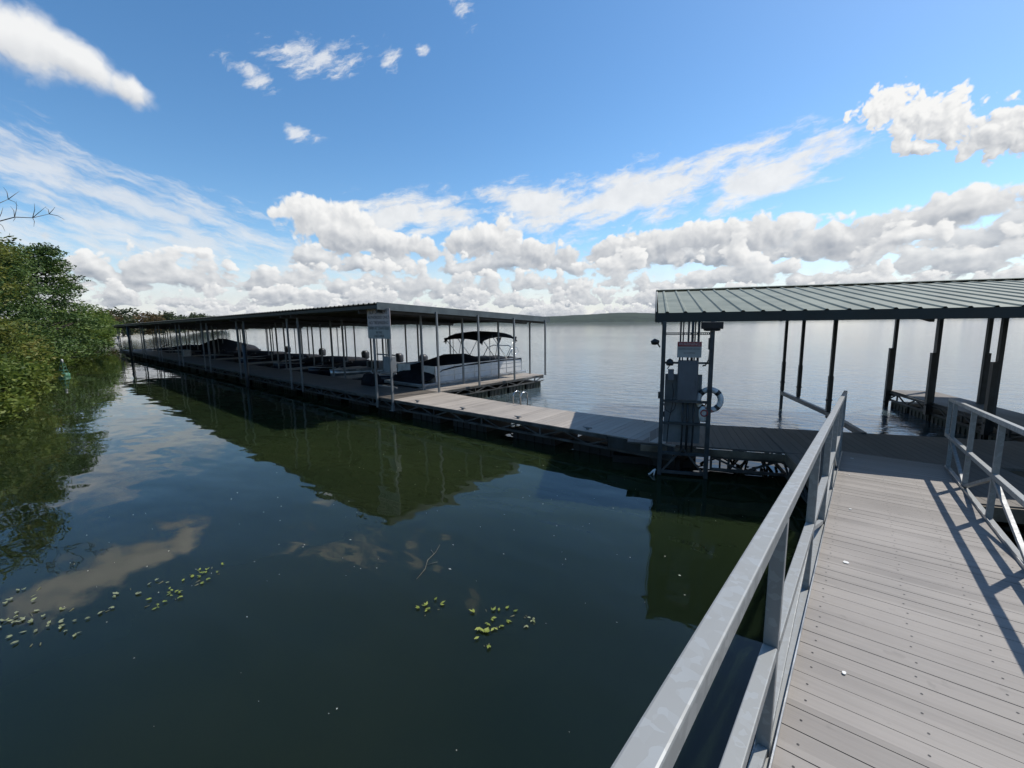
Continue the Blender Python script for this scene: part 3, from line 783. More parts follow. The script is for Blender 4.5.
b = MB(); truss(b, (0.95, .05), (13.0, .05), ZD - .18, ZD - .42, .55); truss(b, (-.3, 1.86), (13.0, 1.86), ZD - .09, ZD - .42, .55); truss(b, (2.16, -1.7), (2.16, 1.8), ZD - .18, ZD - .42, .5); truss(b, (4.9, -1.7), (4.9, 0), ZD - .18, ZD - .42, .5)
truss(b, (1.25, .1), (1.9, 1.8), ZD - .18, ZD - .42, .4)
b.build('truss', M['frame'], plat)
fl3 = float_mesh(1.5, 1.2, -0.35, 0.14).build('float', M['float'], plat); fl3.location = (3.3, .95, 0)
for (xx, yy) in ((3.4, -.9), (6.2, .95), (8.4, .95), (10.6, .95), (12.2, .95), (-.1, 1.0)): dup(fl3, plat, location=(xx, yy, 0))

# ---- right finger dock and the bare outrigger beam of the covered slip
rfin = thing('finger_dock', 'narrow plank finger dock at the right edge with dark skirted floats', 'finger dock', sw(7.15, 1.92), SR)
b = MB(); boards(b, 0, 1.15, 0, 6.6, ZD, along='x'); b.build('deck', M['dock_deck'], rfin)
b = MB(); truss(b, (0.02, 0), (0.02, 6.58), ZD - .075, ZD - .30, .5); truss(b, (1.13, 0), (1.13, 6.58), ZD - .075, ZD - .30, .5); b.box((0.0, 6.6, ZD - .2), (1.15, 6.63, ZD - .03)); b.build('truss', M['frame'], rfin)
fl4 = float_mesh(.95, 1.05, -0.35, 0.20).build('float', M['algae'], rfin); fl4.rotation_euler = (0, 0, R(90)); fl4.location = (.575, .6, 0)
for k in range(1, 6): dup(fl4, rfin, location=(.575, .6 + 1.08 * k, 0))
beam = MB(); beam.bar((3.96, 1.85, ZD - .03), (4.05, 4.1, ZD - .03), .09, .11); beam.bar((4.05, 4.06, ZD - .03), (3.83, 7.32, ZD - .03), .088, .108)

ob = beam.build('outrigger_beam', M['slate_post']); ob.location = tuple(S0); ob.rotation_euler = (0, 0, SR)
tag(ob, 'bare steel beam reaching over the lake, holding three roof posts', 'beam')

# ---- green roof over the covered slip
RG0 = 4.25           # ridge distance from the front eave
def groof(n): return 3.00 + (n if n < RG0 else 2 * RG0 - n) * 0.150
shel = thing('green_roof_shelter', 'open shelter with a ribbed green metal gable roof over the platform', 'shelter', tuple(S0), SR)
E0, E1 = -0.06, 13.2
rb = MB(); xs = []
i = 0
while E0 + i * .305 < E1:
    for (dx_, dz_) in ((0.0, 0), (.115, 0), (.137, .023), (.168, .023), (.19, 0)):
        xs.append((E0 + i * .305 + dx_, dz_))
    i += 1
ns = [-0.06, 1.4, 2.8, RG0, 5.7, 7.1, 2 * RG0 + .06]; n_ = len(xs)
V_ = [(x, n, groof(n) + dz_) for n in ns for (x, dz_) in xs]
rb.add(V_, [(j*n_+i, j*n_+i+1, (j+1)*n_+i+1, (j+1)*n_+i) for j in range(len(ns)-1) for i in range(n_-1)])
gr = rb.build('roof', M['roof_green'], shel); so = gr.modifiers.new('thick', 'SOLIDIFY'); so.thickness = 0.006; so.offset = -1
b = MB(); b.bar((E0 - .03, -.075, groof(0) - .095), (E1, -.075, groof(0) - .095), .025, .160); b.bar((E0 - .03, 2*RG0 + .075, groof(0) - .095), (E1, 2*RG0 + .075, groof(0) - .095), .025, .175)
b.build('eave_trim', M['trim_dark'], gr)
b = MB()
for (a, c) in ((-.07, RG0), (RG0, 2 * RG0 + .07)):
    b.bar((E0 - .035, a, groof(a if a > 0 else 0) - .07 + (0 if a > 0 else -.012)), (E0 - .035, c, groof(c if c < 2*RG0 else 2*RG0) - .07 - (0 if c < 2*RG0 else .012)), .02, .19)
b.build('rake_trim', M['roof_dark'], gr)
b = MB()
xr = E0 - .04
for s_ in (-1, 1): b.add([(xr, RG0, groof(RG0) + .043), (E1, RG0, groof(RG0) + .043), (E1, RG0 + s_ * .17, groof(RG0) + .043 - .17 * .150), (xr, RG0 + s_ * .17, groof(RG0) + .043 - .17 * .150)], [(0, 1, 2, 3)])
rc = b.build('ridge_cap', M['roof_green'], gr); so = rc.modifiers.new('thick', 'SOLIDIFY'); so.thickness = .008; so.offset = -1
for n in (.05, 1.3, 2.7, 4.0, 4.5, 5.8, 7.1, 8.35):
    b = MB(); b.bar((E0, n, groof(n) - .07), (E1, n, groof(n) - .07), .05, .10); b.build('purlin', M['steel_under'], gr)
for e in (0.03, 3.95, 7.16, 10.5):
    b = MB(); b.bar((e, 0, groof(0) - .17), (e, RG0, groof(RG0) - .17), .06, .10); b.bar((e, RG0, groof(RG0) - .17), (e, 2*RG0, groof(0) - .17), .06, .10); b.build('rafter', M['steel_under'], gr)
def shelter_post(e, n, z0, sl0, sl1, off=(-.055, 0), s=.09, m='slate_post'):
    top = groof(n) - .12
    b = MB(); b.box((e - s/2, n - s/2, z0), (e + s/2, n + s/2, top)); p = b.build('post', M[m], shel)
    if sl1 > sl0:
        b = MB(); q = s * .62
        b.box((e + off[0] - q, n + off[1] - q, sl0), (e + off[0] + q, n + off[1] + q, sl1)); b.box((e + off[0] - q - .02, n - .02, sl0 + .25), (e + off[0] + q + .02, n + .02, sl0 + .29)); b.build('sleeve', M['dark_post'], p)
    return p
for (e, n, a, c) in ((3.83, 7.28, .60, 1.52), (4.03, 6.35, .58, 1.50), (4.06, 4.09, .58, 1.45)): shelter_post(e, n, .4 if n < 7 else -1.2, a, c, (0, 0), .075)
for (n, a, c) in ((8.46, -.10, 1.9), (6.25, .20, 1.9), (4.0, .20, 1.85)): shelter_post(7.16, n, .2, a, c, (-.07, 0), .085)
for (n, a, c) in ((8.46, .45, 1.9), (6.3, .45, 1.9), (4.0, .45, 1.9)): shelter_post(8.22, n, .4, a, c, (.03, 0), .085)
shelter_post(12.5, .1, .4, 0, 0); shelter_post(12.5, 8.4, -1, 0, 0)

# ================================================================== gangway
GS = math.tan(R(4.3))
def gz(y): return 0.62 + GS * (8.8 - y)
gang = thing('gangway', 'sloping grey boarded gangway with galvanized truss railings', 'gangway', (0.47, 9.18, 0), 0)
gang.location = (0.47, 9.18, 0)
GX, GY = 0.47, 9.18
XL, XR = -0.155, 1.095
def gp(x, y, h): return Vector((x - GX, y - GY, gz(y) + h))
Y0, Y1 = -4.0, 9.16
b = MB(); y = Y1; k = 0
while y > Y0:
    a, c = y - .1355, y
    dz_ = .0010 * math.sin(k * 5.3)
    vs = [gp(XL, a, -.028), gp(XR, a, -.028), gp(XR, c, -.028), gp(XL, c, -.028), gp(XL, a, dz_), gp(XR, a, dz_), gp(XR, c, dz_), gp(XL, c, dz_)]
    b.add(vs, [(0,3,2,1),(4,5,6,7),(0,1,5,4),(1,2,6,5),(2,3,7,6),(3,0,4,7)], 0)
    for xx in (XL + .07, XL + .49, XL + .82, XR - .07):
        cx = xx + .006 * math.sin(k * 3.1 + xx * 9); cy = (a + c) / 2 + .008 * math.cos(k * 2.3 + xx * 5)
        b.add([gp(cx + .0055 * math.cos(q), cy + .0055 * math.sin(q), dz_ + .0012) for q in [j * math.pi / 4 for j in range(8)]], [tuple(range(8))], 1)
    y -= .1405; k += 1
gd = b.build('deck', [M['gang_deck'], M['bolt']], gang)
b = MB()
b.add([gp(XL, Y1, .004), gp(XR, Y1, .004), gp(XR, Y1 + .32, -.045), gp(XL, Y1 + .32, -.045), gp(XL, Y1, -.004), gp(XR, Y1, -.004), gp(XR, Y1 + .32, -.053), gp(XL, Y1 + .32, -.053)],
      [(0,1,2,3),(7,6,5,4),(0,4,5,1),(1,5,6,2),(2,6,7,3),(3,7,4,0)])
b.build('hinged_plate', M['gang_deck'], gang)
NODES = [9.08, 7.72, 6.34, 4.92, 3.40, 1.80, 0.20, -1.4, -3.0]
HT, HM = 1.03, 0.475
for sx_, side in ((-1, XL - .035), (1, XR + .035)):
    b = MB(); b.bar(gp(side, Y0, HT - .026), gp(side, 9.60, HT - .026), .051, .051); tr_ = b.build('handrail', M['galv'], gang, .005)
    b = MB(); b.bar(gp(side, 9.57, HT - .05), gp(side, 9.57, HM - .05), .045, .045); b.bar(gp(side, 9.57, HM - .03), gp(side, 9.08, HM - .03), .05, .05); b.build('rail_end_loop', M['galv'], tr_, .004)
    for i, yn in enumerate(NODES):
        b = MB(); b.bar(gp(side, yn, -.20), gp(side, yn, HT - .052), .049, .049, (0, 1, 0)); b.build('post', M['galv'], gang, .004)
    for a, c in zip(NODES[:-1], NODES[1:]):
        b = MB(); b.bar(gp(side, a - .03, HM - .026), gp(side, c + .03, HM - .026), .050, .050); b.build('midrail', M['galv'], gang, .004)
    b = MB(); b.bar(gp(side, Y0, -.035), gp(side, 9.08, -.035), .066, .07); b.bar(gp(side, Y0, -.20), gp(side, 9.08, -.20), .066, .08)
    b.build('bottom_chord', M['galv'], gang, .004)
    for i, (a, c) in enumerate(zip(NODES[:-1], NODES[1:])):
        up, dn = (HM - .06, .02) if i % 2 == 0 else (.02, HM - .06)
        b = MB(); b.bar(gp(side, a - .03, up), gp(side, c + .03, dn), .036, .036, (1, 0, 0)); b.build('diagonal', M['galv'], gang, .003)
    b = MB(); b.bar(gp(side - sx_ * .037, Y0, .006), gp(side - sx_ * .037, 9.05, .006), .006, .05); b.build('edge_strip', M['alu'], gang)
b = MB()
for yn in NODES: b.bar(gp(XL, yn, -.09), gp(XR, yn, -.09), .06, .10)
b.build('crossbeam', M['frame'], gang)
# a fallen pale droppings / paint scraps on the boards
for i, (x, y) in enumerate(((-.02, 7.3), (0.02, 5.6), (.02, 4.05), (.05, 2.55), (.10, 1.80), (-.01, 8.6))):
    b = MB(); q = 9; r_ = .010 + .005 * (i % 3)
    pts_ = [gp(x + r_ * (0.7 + .5 * rnd.random()) * math.cos(2*math.pi*j/q), y + r_ * 1.5 * (0.6 + .5 * rnd.random()) * math.sin(2*math.pi*j/q), .0035) + Vector((GX, GY, 0)) for j in range(q)]
    b.add(pts_ + [p_ + Vector((0, 0, .004)) for p_ in pts_], [tuple(range(q, 2*q))] + [(j, (j+1) % q, q + (j+1) % q, q + j) for j in range(q)])
    o = b.build('bird_dropping', M['rope']); tag(o, '%s white speck on the gangway boards along the left railing' % ['fifth nearest', 'fourth nearest', 'third nearest', 'second nearest', 'nearest', 'farthest'][i], 'dropping', 'white specks on the gangway')

# ================================================================== utility kiosk at the front edge of the platform
kio = thing('utility_kiosk', 'steel post frame with grey electric cabinet under the green roof corner', 'kiosk', tuple(S0), SR); kio.scale = (.83, 1, 1)
KN = -0.10                                       # plane of the frame, just in front of the platform edge
def kbar(b, p, q, w, h=None, up=(0, 0, 1)): b.bar(p, q, w, h or w, up)
for e in (0.06, 1.02):
    b = MB(); kbar(b, (e, KN, -.10), (e, KN, 2.84), .085, None, (0, 1, 0)); b.build('post', M['slate_post'], kio, .004)
for z, w, nm in ((2.62, .035, 0), (2.10, .035, 0), (1.40, .045, 0), (0.99, .045, 0), (.42, .05, 0), (.06, .05, 0)):
    b = MB(); kbar(b, (.10, KN, z), (.98, KN, z), w); 
    if z > 2.5:
        b = MB()
        for j in range(22):
            x = .11 + j * .04; b.box((x, KN - .02, z - .022), (x + .020, KN + .02, z + .022))
        b.box((.10, KN - .019, z - .022), (.98, KN + .019, z - .012)); b.box((.10, KN - .019, z + .012), (.98, KN + .019, z + .022))
    b.build('crossbar', M['slate_post'], kio)
for s_ in ((.10, .98), (.98, .10)):
    b = MB(); kbar(b, (s_[0], KN, .06), (.54, KN, .52), .035); b.build('brace', M['frame'], kio)
b = MB(); b.box((.12, KN + .12, .60), (.88, KN + .15, 1.88)); b.box((.12, KN + .12, 1.44), (.30, KN + .15, 1.46)); b.build('backboard', M['panel'], kio)
b = MB(); b.box((.37, KN - .02, 1.40), (.78, KN + .118, 2.14)); cabn = b.build('cabinet', M['cab'], kio, .008)
b = MB(); b.box((.385, KN - .032, 1.43), (.765, KN - .021, 2.10)); b.box((.73, KN - .045, 1.72), (.75, KN - .032, 1.80)); b.build('cabinet_door', M['cab'], cabn, .004)
for (e, r_) in ((.40, .018), (.455, .013), (.56, .02), (.64, .026), (.69, .014), (.76, .024)):
    b = MB(); b.tube([(e, KN + .04, 2.12), (e, KN + .04, 2.86)], r_, 8); b.build('conduit', M['dark_post'], kio)
for (e, r_) in ((.50, .02), (.60, .026), (.72, .02)):
    b = MB(); b.tube([(e, KN + .05, 1.42), (e + .01, KN + .05, 1.0), (e, KN + .05, .45)], r_, 8); b.build('conduit', M['dark_post'], kio)
b = MB(); b.tube([(.86, KN + .03, 2.05), (.92, KN + .03, 2.06), (.98, KN + .05, 2.16), (1.0, KN + .06, 2.45)], .014, 8); b.tube([(.27, KN + .02, 1.72), (.30, KN + .02, 1.55), (.28, KN, 1.30), (.22, KN, 1.02), (.2, KN + .03, .6)], .010, 6)
b.tube([(.10, KN - .02, 1.36), (.16, KN - .04, 1.23), (.25, KN - .04, 1.19), (.33, KN - .03, 1.26), (.36, KN, 1.38)], .009, 6); b.build('cable', M['black'], kio)
b = MB(); b.box((.17, KN - .03, 1.78), (.29, KN + .05, 1.98)); b.build('small_box', M['cab'], kio, .006)
b = MB(); b.box((-.02, KN - .03, 1.44), (.03, KN + .05, 1.56)); b.build('outlet_box', M['dark_post'], kio, .004)
b = MB(); b.box((.975, KN - .06, 1.50), (1.065, KN - .03, 1.64)); b.build('outlet_box', M['dark_post'], kio, .004)
b = MB(); b.box((.955, KN - .03, 2.34), (.985, KN + .06, 2.54)); b.build('outlet_box', M['dark_post'], kio, .004)
b = MB(); b.box((.08, KN - .02, 1.10), (.13, KN + .0, 1.20)); b.build('outlet_box', M['black'], kio)
o = thing('warning_sign', 'small warning sign with a red header above the kiosk cabinet', 'sign', sw(0.481, KN - .04, 2.34), SR)
b = MB(); b.box((-.20, -.006, -.14), (.20, .006, .14)); b.build('sign_plate', M['sign_grey'], o)
b = MB(); b.box((-.196, -.009, .055), (.196, -.007, .136)); b.build('header_band', M['red'], o)
lettering('WARNING', .074, (0, -.0105, .095), (R(90), 0, 0), M['sign_pink'], o)
lettering('ELECTRIC SHOCK HAZARD', .028, (0, -.0085, .01), (R(90), 0, 0), M['ink'], o)
lettering('NO SWIMMING', .027, (0, -.0085, -.06), (R(90), 0, 0), M['ink'], o)
# lamps
o = thing('flood_lamp', 'black box flood lamp on top of the right kiosk post', 'lamp', sw(0.830, KN - .02, 2.72), SR)
b = MB(); b.box((-.17, -.11, -.02), (.17, .07, .10)); b.box((-.13, -.09, -.05), (.13, .05, -.021)); b.build('housing', M['black'], o, .01)
b = MB(); b.box((-.10, -.07, -.056), (.10, .03, -.051)); b.build('lens', M['offwhite'], o)
o = thing('spot_lamp', 'small black spot lamp sticking out left of the kiosk', 'lamp', sw(0.017, KN - .02, 2.44), SR)
b = MB(); b.tube([(-.18, -.06, .02), (-.12, -.05, .04), (-.05, -.04, .03)], [.035, .06, .035], 10); b.build('lamp_head', M['black'], o)
b = MB(); b.bar((-.08, -.04, .02), (-.03, -.02, -.06), .02, .02); b.build('bracket', M['black'], o)
o = thing('dome_lamp', 'black dome lamp beside the left kiosk post', 'lamp', sw(0.166, KN + .0, 2.05), SR)
b = MB(); b.tube([(0, 0, 0), (0, 0, .06), (0, 0, .15), (0, 0, .20)], [.09, .11, .085, .02], 12); b.build('lamp_head', M['black'], o); o.scale = (.62, .62, .62)
b = MB(); b.bar((0, 0, .01), (-.06, 0, -.10), .025, .025); b.build('bracket', M['dark_post'], o)
# life ring
ring = thing('life_ring', 'white life ring with dark bands hanging on the right kiosk post', 'life ring', sw(0.863, KN + .09, 1.43), SR)
b = MB(); b.tube([(.185 * math.cos(2*math.pi*k/32), .05 * math.sin(2*math.pi*k/32) * 0, .185 * math.sin(2*math.pi*k/32)) for k in range(32)], .052, 12, 0, True); b.build('ring', M['white'], ring)
for a0 in (45, 135, 225, 315):
    b = MB(); b.tube([(.185 * math.cos(R(a0 + d_)), 0, .185 * math.sin(R(a0 + d_))) for d_ in (-9, -4, 4, 9)], .0545, 12, cap=False); b.build('band', M['dark_post'], ring)
bag = thing('throw_bag', 'red and white rope bag with a ring emblem below the life ring', 'rope bag', sw(0.772, KN + .02, 1.20), SR)
b = MB(); b.loft([[(.085 * s_ * math.cos(2*math.pi*k/14), .05 * s_ * math.sin(2*math.pi*k/14) - .0, z) for k in range(14)] for (z, s_) in ((-.16, .55), (-.13, .8), (-.04, 1), (.06, .95), (.12, .5))]); b.build('bag_body', M['rope'], bag)
b = MB(); b.tube([(.055 * math.cos(2*math.pi*k/20), -.062, .01 + .055 * math.sin(2*math.pi*k/20)) for k in range(20)], .012, 6, 0, True); b.build('emblem', M['red'], bag)
b = MB(); b.bar((.02, -.02, .10), (.14, .0, .04), .05, .02); b.bar((.0, 0, .10), (.05, .06, .20), .02, .01); b.build('strap', M['orange'], bag)
b = MB(); pth = [sw(-0.017, KN - .06, .10), sw(-0.049, KN - .08, .09), sw(-0.108, KN - .09, .02), sw(-0.141, KN - .1, .005)]
b.tube(pth, .016, 7); b.tube([sw(-0.033, KN - .08, .09), sw(-0.042, KN - .1, .03), sw(-0.049, KN - .1, -.02)], .013, 7)
tag(b.build('mooring_rope', M['rope']), 'frayed white rope end hanging at the foot of the left kiosk post', 'rope')

# ---- swim ladder on the lake side of the walkway
lad = thing('swim_ladder', 'chrome swim ladder handles on the lake side of the walkway', 'ladder', (-7.70, 9.60, ZD), 0); lad.scale = (.75, .75, .75)
for s_ in (0, .36):
    b = MB(); b.tube([(s_, -.05, .0)] + [(s_, .16 - .21 * math.cos(R(a)), .30 + .16 * math.sin(R(a))) for a in range(0, 181, 20)] + [(s_, .37, -.9)], .020, 8); b.build('grab_rail', M['chrome'], lad)
for z in (-.25, -.5, -.75):
    b = MB(); b.tube([(0, .37, z), (.36, .37, z)], .016, 6); b.build('rung', M['chrome'], lad)

# ---- notice board and electric box at the near corner of the long dock
sg = thing('dock_notice_sign', 'two-panel notice sign on posts at the near corner of the long dock', 'sign', dw(-.37, -.12), R(-2.07))
b = MB(); b.box((-.62, -.008, 2.80), (.62, .008, 3.32)); b.build('upper_panel', M['sign_pink'], sg)
b = MB(); b.box((-.62, -.010, 2.42), (.62, .006, 2.792)); b.build('lower_panel', M['sign_grey'], sg)
for tx, z, s_ in (('SLIP OWNERS', 3.22, .16), ('AUTHORIZED ONLY', 3.06, .125), ('NO TRESPASSING', 2.90, .135)):
    lettering(tx, s_, (0, -.0105, z), (R(90), 0, 0), M['ink'], sg)
for tx, z, s_ in (('SWIM AT OWN RISK', 2.73, .12), ('IN THE', 2.61, .105), ('LAKE AREA', 2.50, .11)):
    lettering(tx, s_, (0, -.0125, z), (R(90), 0, 0), M['ink'], sg)
eb = thing('power_pedestal', 'grey power box on bars between the sign posts of the long dock', 'power box', dw(-.36, .10), R(-2.07))
b = MB(); b.box((-.20, -.02, 1.38), (.22, .18, 1.86)); b.build('box', M['panel'], eb, .01)
for z in (1.92, 1.36, .92):
    b = MB(); b.bar((-.48, -.05, z), (.53, -.05, z), .03, .04); b.build('crossbar', M['post'], eb)
b = MB(); b.tube([(.02, .06, 1.86), (.02, .06, 3.2)], .045, 8); b.tube([(.10, .06, 1.38), (.10, .06, .56)], .035, 8); b.build('conduit', M['post'], eb)

# ================================================================== boats
def pontoon(loc, rz):
    t = thing('pontoon_boat', 'pontoon boat with white side panels, black bimini and black mooring cover', 'pontoon boat', loc, rz)
    # local y runs from bow (0) to stern (6.8); x across, -1.25..1.25
    for s_ in (-.85, .85):
        b = MB(); secs = []
        for (y, r_, dz_) in ((-.25, .03, .15), (0, .18, .06), (.35, .28, .01), (.9, .31, 0), (5.9, .31, 0), (6.0, .25, 0)):
            secs.append([(s_ + r_ * math.cos(2*math.pi*k/14), y, .20 + dz_ + r_ * math.sin(2*math.pi*k/14)) for k in range(14)])
        b.loft(secs); b.build('pontoon', M['alu'], t)
    b = MB(); b.box((-1.26, -.1, .50), (1.26, 5.95, .62)); b.build('deck', M['alu'], t, .01)
    # fence: panels with ribs
    b = MB()
    for s_ in (-1.22, 1.22):
        b.box((s_ - .018, .55, .64), (s_ + .018, 5.65, 1.24))
    b.box((-1.2, .55, .64), (-.4, .586, 1.24)); b.box((.4, .55, .64), (1.2, .586, 1.24)); b.box((-1.2, 5.61, .64), (1.2, 5.65, 1.24))
    fn = b.build('fence', M['white'], t)
    b = MB()
    for s_ in (-1.22, 1.22):
        for z in (.64, .86, 1.05, 1.24): b.bar((s_, .53, z), (s_, 5.67, z), .05, .022)
        for y in (.55, 1.5, 2.6, 3.6, 4.6, 5.65): b.bar((s_, y, .63), (s_, y, 1.25), .052, .03, (0, 1, 0))
    b.build('fence_rail', M['alu'], fn)
    # mooring cover heaped over the forward seats, flat over the stern seats
    b = MB(); secs = []
    for (y, hc, hs_, wx) in ((-.05, .66, .62, .9), (.35, .98, .80, 1.2), (.9, 1.14, 1.10, 1.27), (1.5, 1.34, 1.16, 1.27), (2.2, 1.56, 1.20, 1.27), (3.1, 1.54, 1.20, 1.27), (3.7, 1.36, 1.22, 1.27), (4.2, 1.28, 1.23, 1.27), (5.0, 1.28, 1.23, 1.27), (5.6, 1.28, 1.22, 1.27), (5.68, 1.0, .98, 1.24)):
        sec = []
        for k in range(13):
            u = -1 + 2 * k / 12
            z = hs_ + (hc - hs_) * max(0, 1 - abs(u) ** 1.7) + .02 * math.sin(u * 9 + y * 4)
            sec.append((u * wx, y, z))
        sec += [(wx * .97, y, hs_ - .06), (-wx * .97, y, hs_ - .06)]
        secs.append(sec)
    b.loft(secs); b.build('mooring_cover', M['canvas'], t)
    # bimini
    b = MB(); secs = []
    for (y, zc) in ((3.05, 2.14), (3.2, 2.26), (3.6, 2.36), (4.2, 2.40), (4.8, 2.36), (5.2, 2.26), (5.4, 2.14)):
        top = [(x, y, zc + .10 * (1 - (x / 1.2) ** 2) - (.09 if abs(x) > 1.1 else 0)) for x in (-1.2, -1.0, -.5, 0, .5, 1.0, 1.2)]
        secs.append(top + [(x, y2 * 0 + y, z - (.055 if abs(x) < 1.1 else .07)) for (x, y2, z) in reversed(top)])
    b.loft(secs); cn = b.build('bimini_canopy', M['canvas'], t)
    b = MB()
    for s_ in (-1.16, 1.16):
        for (y, w_) in ((3.15, .09), (4.2, .15), (5.3, .09)): b.add([(s_ - .03, y - w_, 2.20), (s_ + .03, y - w_, 2.20), (s_ + .03, y + w_, 2.22), (s_ - .03, y + w_, 2.22), (s_ - .02, y, 1.93), (s_ + .02, y, 1.93)], [(0,1,5,4), (1,2,5), (2,3,4,5), (3,0,4), (0,3,2,1)])
    b.build('canopy_boot', M['canvas'], cn)
    b = MB()
    for s_ in (-1.18, 1.18):
        b = MB()
        for (p, q) in (((4.0, 1.26), (3.2, 2.12)), ((3.9, 1.26), (4.2, 2.32)), ((4.7, 1.26), (3.75, 2.30)), ((4.6, 1.26), (5.25, 2.14)), ((3.6, 1.26), (3.6, 2.25))):
            b.tube([(s_, p[0], p[1]), (s_, q[0], q[1])], .016, 6)
        b.build('bimini_frame', M['alu'], cn)
    b = MB(); b.tube([(-.8, 5.2, 1.26), (-.8, 5.5, 1.66), (-.5, 5.62, 1.78), (.5, 5.62, 1.78), (.8, 5.5, 1.66), (.8, 5.2, 1.26)], .022, 7); b.tube([(1.0, 5.2, 1.5), (1.0, 5.3, 1.68), (1.0, 5.6, 1.72), (1.0, 5.75, 1.5), (1.0, 5.5, 1.36), (1.0, 5.25, 1.40)], .014, 6, 0, True); b.build('tow_arch', M['chrome'], t)
    b = MB(); b.loft([[(x * s_, 6.1 + y * s_ * .9, z) for (x, y) in ((-.16, -.15), (.16, -.15), (.18, .1), (.1, .3), (-.1, .3), (-.18, .1))] for (z, s_) in ((.1, .45), (.55, .6), (.75, 1), (1.0, 1.05), (1.15, .7))]); b.build('outboard_motor', M['black'], t)
    return t
x, y, _ = dw(-2.72, 2.35); pontoon((x, y, 0), R(-2.07))

def runabout(loc, rz, lab, L=5.4, W=1.9, covered=True, peak=1.1, name='covered_boat', hull='navy', group=None, motor=True):
    """fishing boat or runabout lying bow-in; cover heaped to `peak`"""
    t = thing(name, lab, 'boat', loc, rz, group)
    b = MB(); secs = []
    for (f, w_, zk, zg) in ((0, .04, .35, .72), (.06, .30, .15, .70), (.2, .68, 0, .66), (.4, .92, -.08, .62), (.7, 1.0, -.1, .58), (1.0, .96, -.1, .58)):
        y = f * L; w2 = w_ * W / 2
        secs.append([(-w2, y, zg), (-w2 * .9, y, zg - .2), (-w2 * .55, y, zk + .08), (0, y, zk), (w2 * .55, y, zk + .08), (w2 * .9, y, zg - .2), (w2, y, zg), (0, y, zg + .02)])
    b.loft(secs, 0, True); b.build('hull', M[hull], t)
    b = MB()
    for s_ in (-1, 1): b.tube([(s_ * q[1] * W / 2 * 1.01, q[0] * L, q[3] + .01) for q in ((0, .04, .35, .72), (.06, .30, .15, .70), (.2, .68, 0, .66), (.4, .92, -.08, .62), (.7, 1.0, -.1, .58), (1.0, .96, -.1, .58))], .025, 6)
    b.build('gunwale', M['alu'], t)
    if covered:
        b = MB(); secs = []
        for (f, k_, w_) in ((.03, 0, .16), (.12, .15, .46), (.28, .45, .80), (.42, .85, .95), (.52, 1.0, .99), (.62, .95, 1.0), (.8, .6, 1.0), (.97, .3, .97)):
            w2 = w_ * W / 2 * 1.03; zg = .70 - .12 * f; sec = []
            for k in range(11):
                u = -1 + .2 * k; sec.append((u * w2, f * L, zg + (peak - zg) * k_ * max(0, 1 - abs(u) ** 1.6) + .03))
            sec += [(w2, f * L, zg - .12), (-w2, f * L, zg - .12)]; secs.append(sec)
        b.loft(secs); b.build('mooring_cover', M['canvas'], t)
    else:
        b = MB(); b.box((-.62, L * .12, .66), (.62, L * .36, .72)); b.box((-.75, L * .62, .60), (.75, L * .92, .70)); b.box((-.5, L * .42, .5), (-.1, L * .52, .95)); b.box((.15, L * .42, .5), (.55, L * .52, .95)); b.build('seat', M['panel'], t, .03)
        b = MB(); b.box((.2, L * .36, .6), (.7, L * .42, 1.02)); b.build('console', M['black'], t, .03)
    if motor:
        b = MB(); b.loft([[(x * s_, L + .22 + y * s_, z) for (x, y) in ((-.15, -.15), (.15, -.15), (.17, .1), (.1, .28), (-.1, .28), (-.17, .1))] for (z, s_) in ((-.1, .35), (.45, .5), (.62, 1), (.98, 1.05), (1.12, .6))]); b.build('outboard_motor', M['black'], t)
        b = MB(); b.bar((-.25, .45, .78), (.35, .75, 1.02), .05, .05); b.tube([(.35, .75, 1.02), (.52, .85, 1.05)], .07, 8); b.build('trolling_motor', M['black'], t)
    return t
BGp = 'boats moored in the slips of the long dock'
for (lx, ly, lab, L, W, cov, pk, hull, mot) in (
    (-4.95, 2.35, 'low dark fishing boat moored behind the power box in the nearest slip', 5.2, 1.75, False, 1.0, 'navy', True),
    (-8.8, 2.4, 'open grey fishing boat in the second slip from the pontoon boat', 5.3, 1.8, False, 1.0, 'alu', True),
    (-10.9, 2.3, 'black bass boat beside the open grey one, second slip', 5.2, 1.75, True, .85, 'navy', True),
    (-15.4, 2.3, 'dark covered boat lying low in the third slip', 5.6, 1.9, True, .9, 'navy', True),
    (-21.2, 2.3, 'flat covered boat in the fourth slip, left of the piling', 5.4, 1.9, True, .85, 'navy', True),
    (-27.5, 2.3, 'low covered boat just nearer than the tallest black heap', 5.4, 1.9, True, .85, 'navy', True),
    (-37.3, 2.2, 'large black-covered boat with the tallest heap of canvas, middle of the dock', 6.6, 2.9, True, 1.68, 'navy', False),
    (-45.6, 2.3, 'farthest boat, under a flat dark cover at the far end of the dock', 5.2, 1.9, True, .95, 'navy', True)):
    x, y, _ = dw(lx, ly); runabout((x, y, 0), R(-2.07), lab, L, W, cov, pk, 'covered_boat' if cov else 'fishing_boat', hull, BGp, mot)
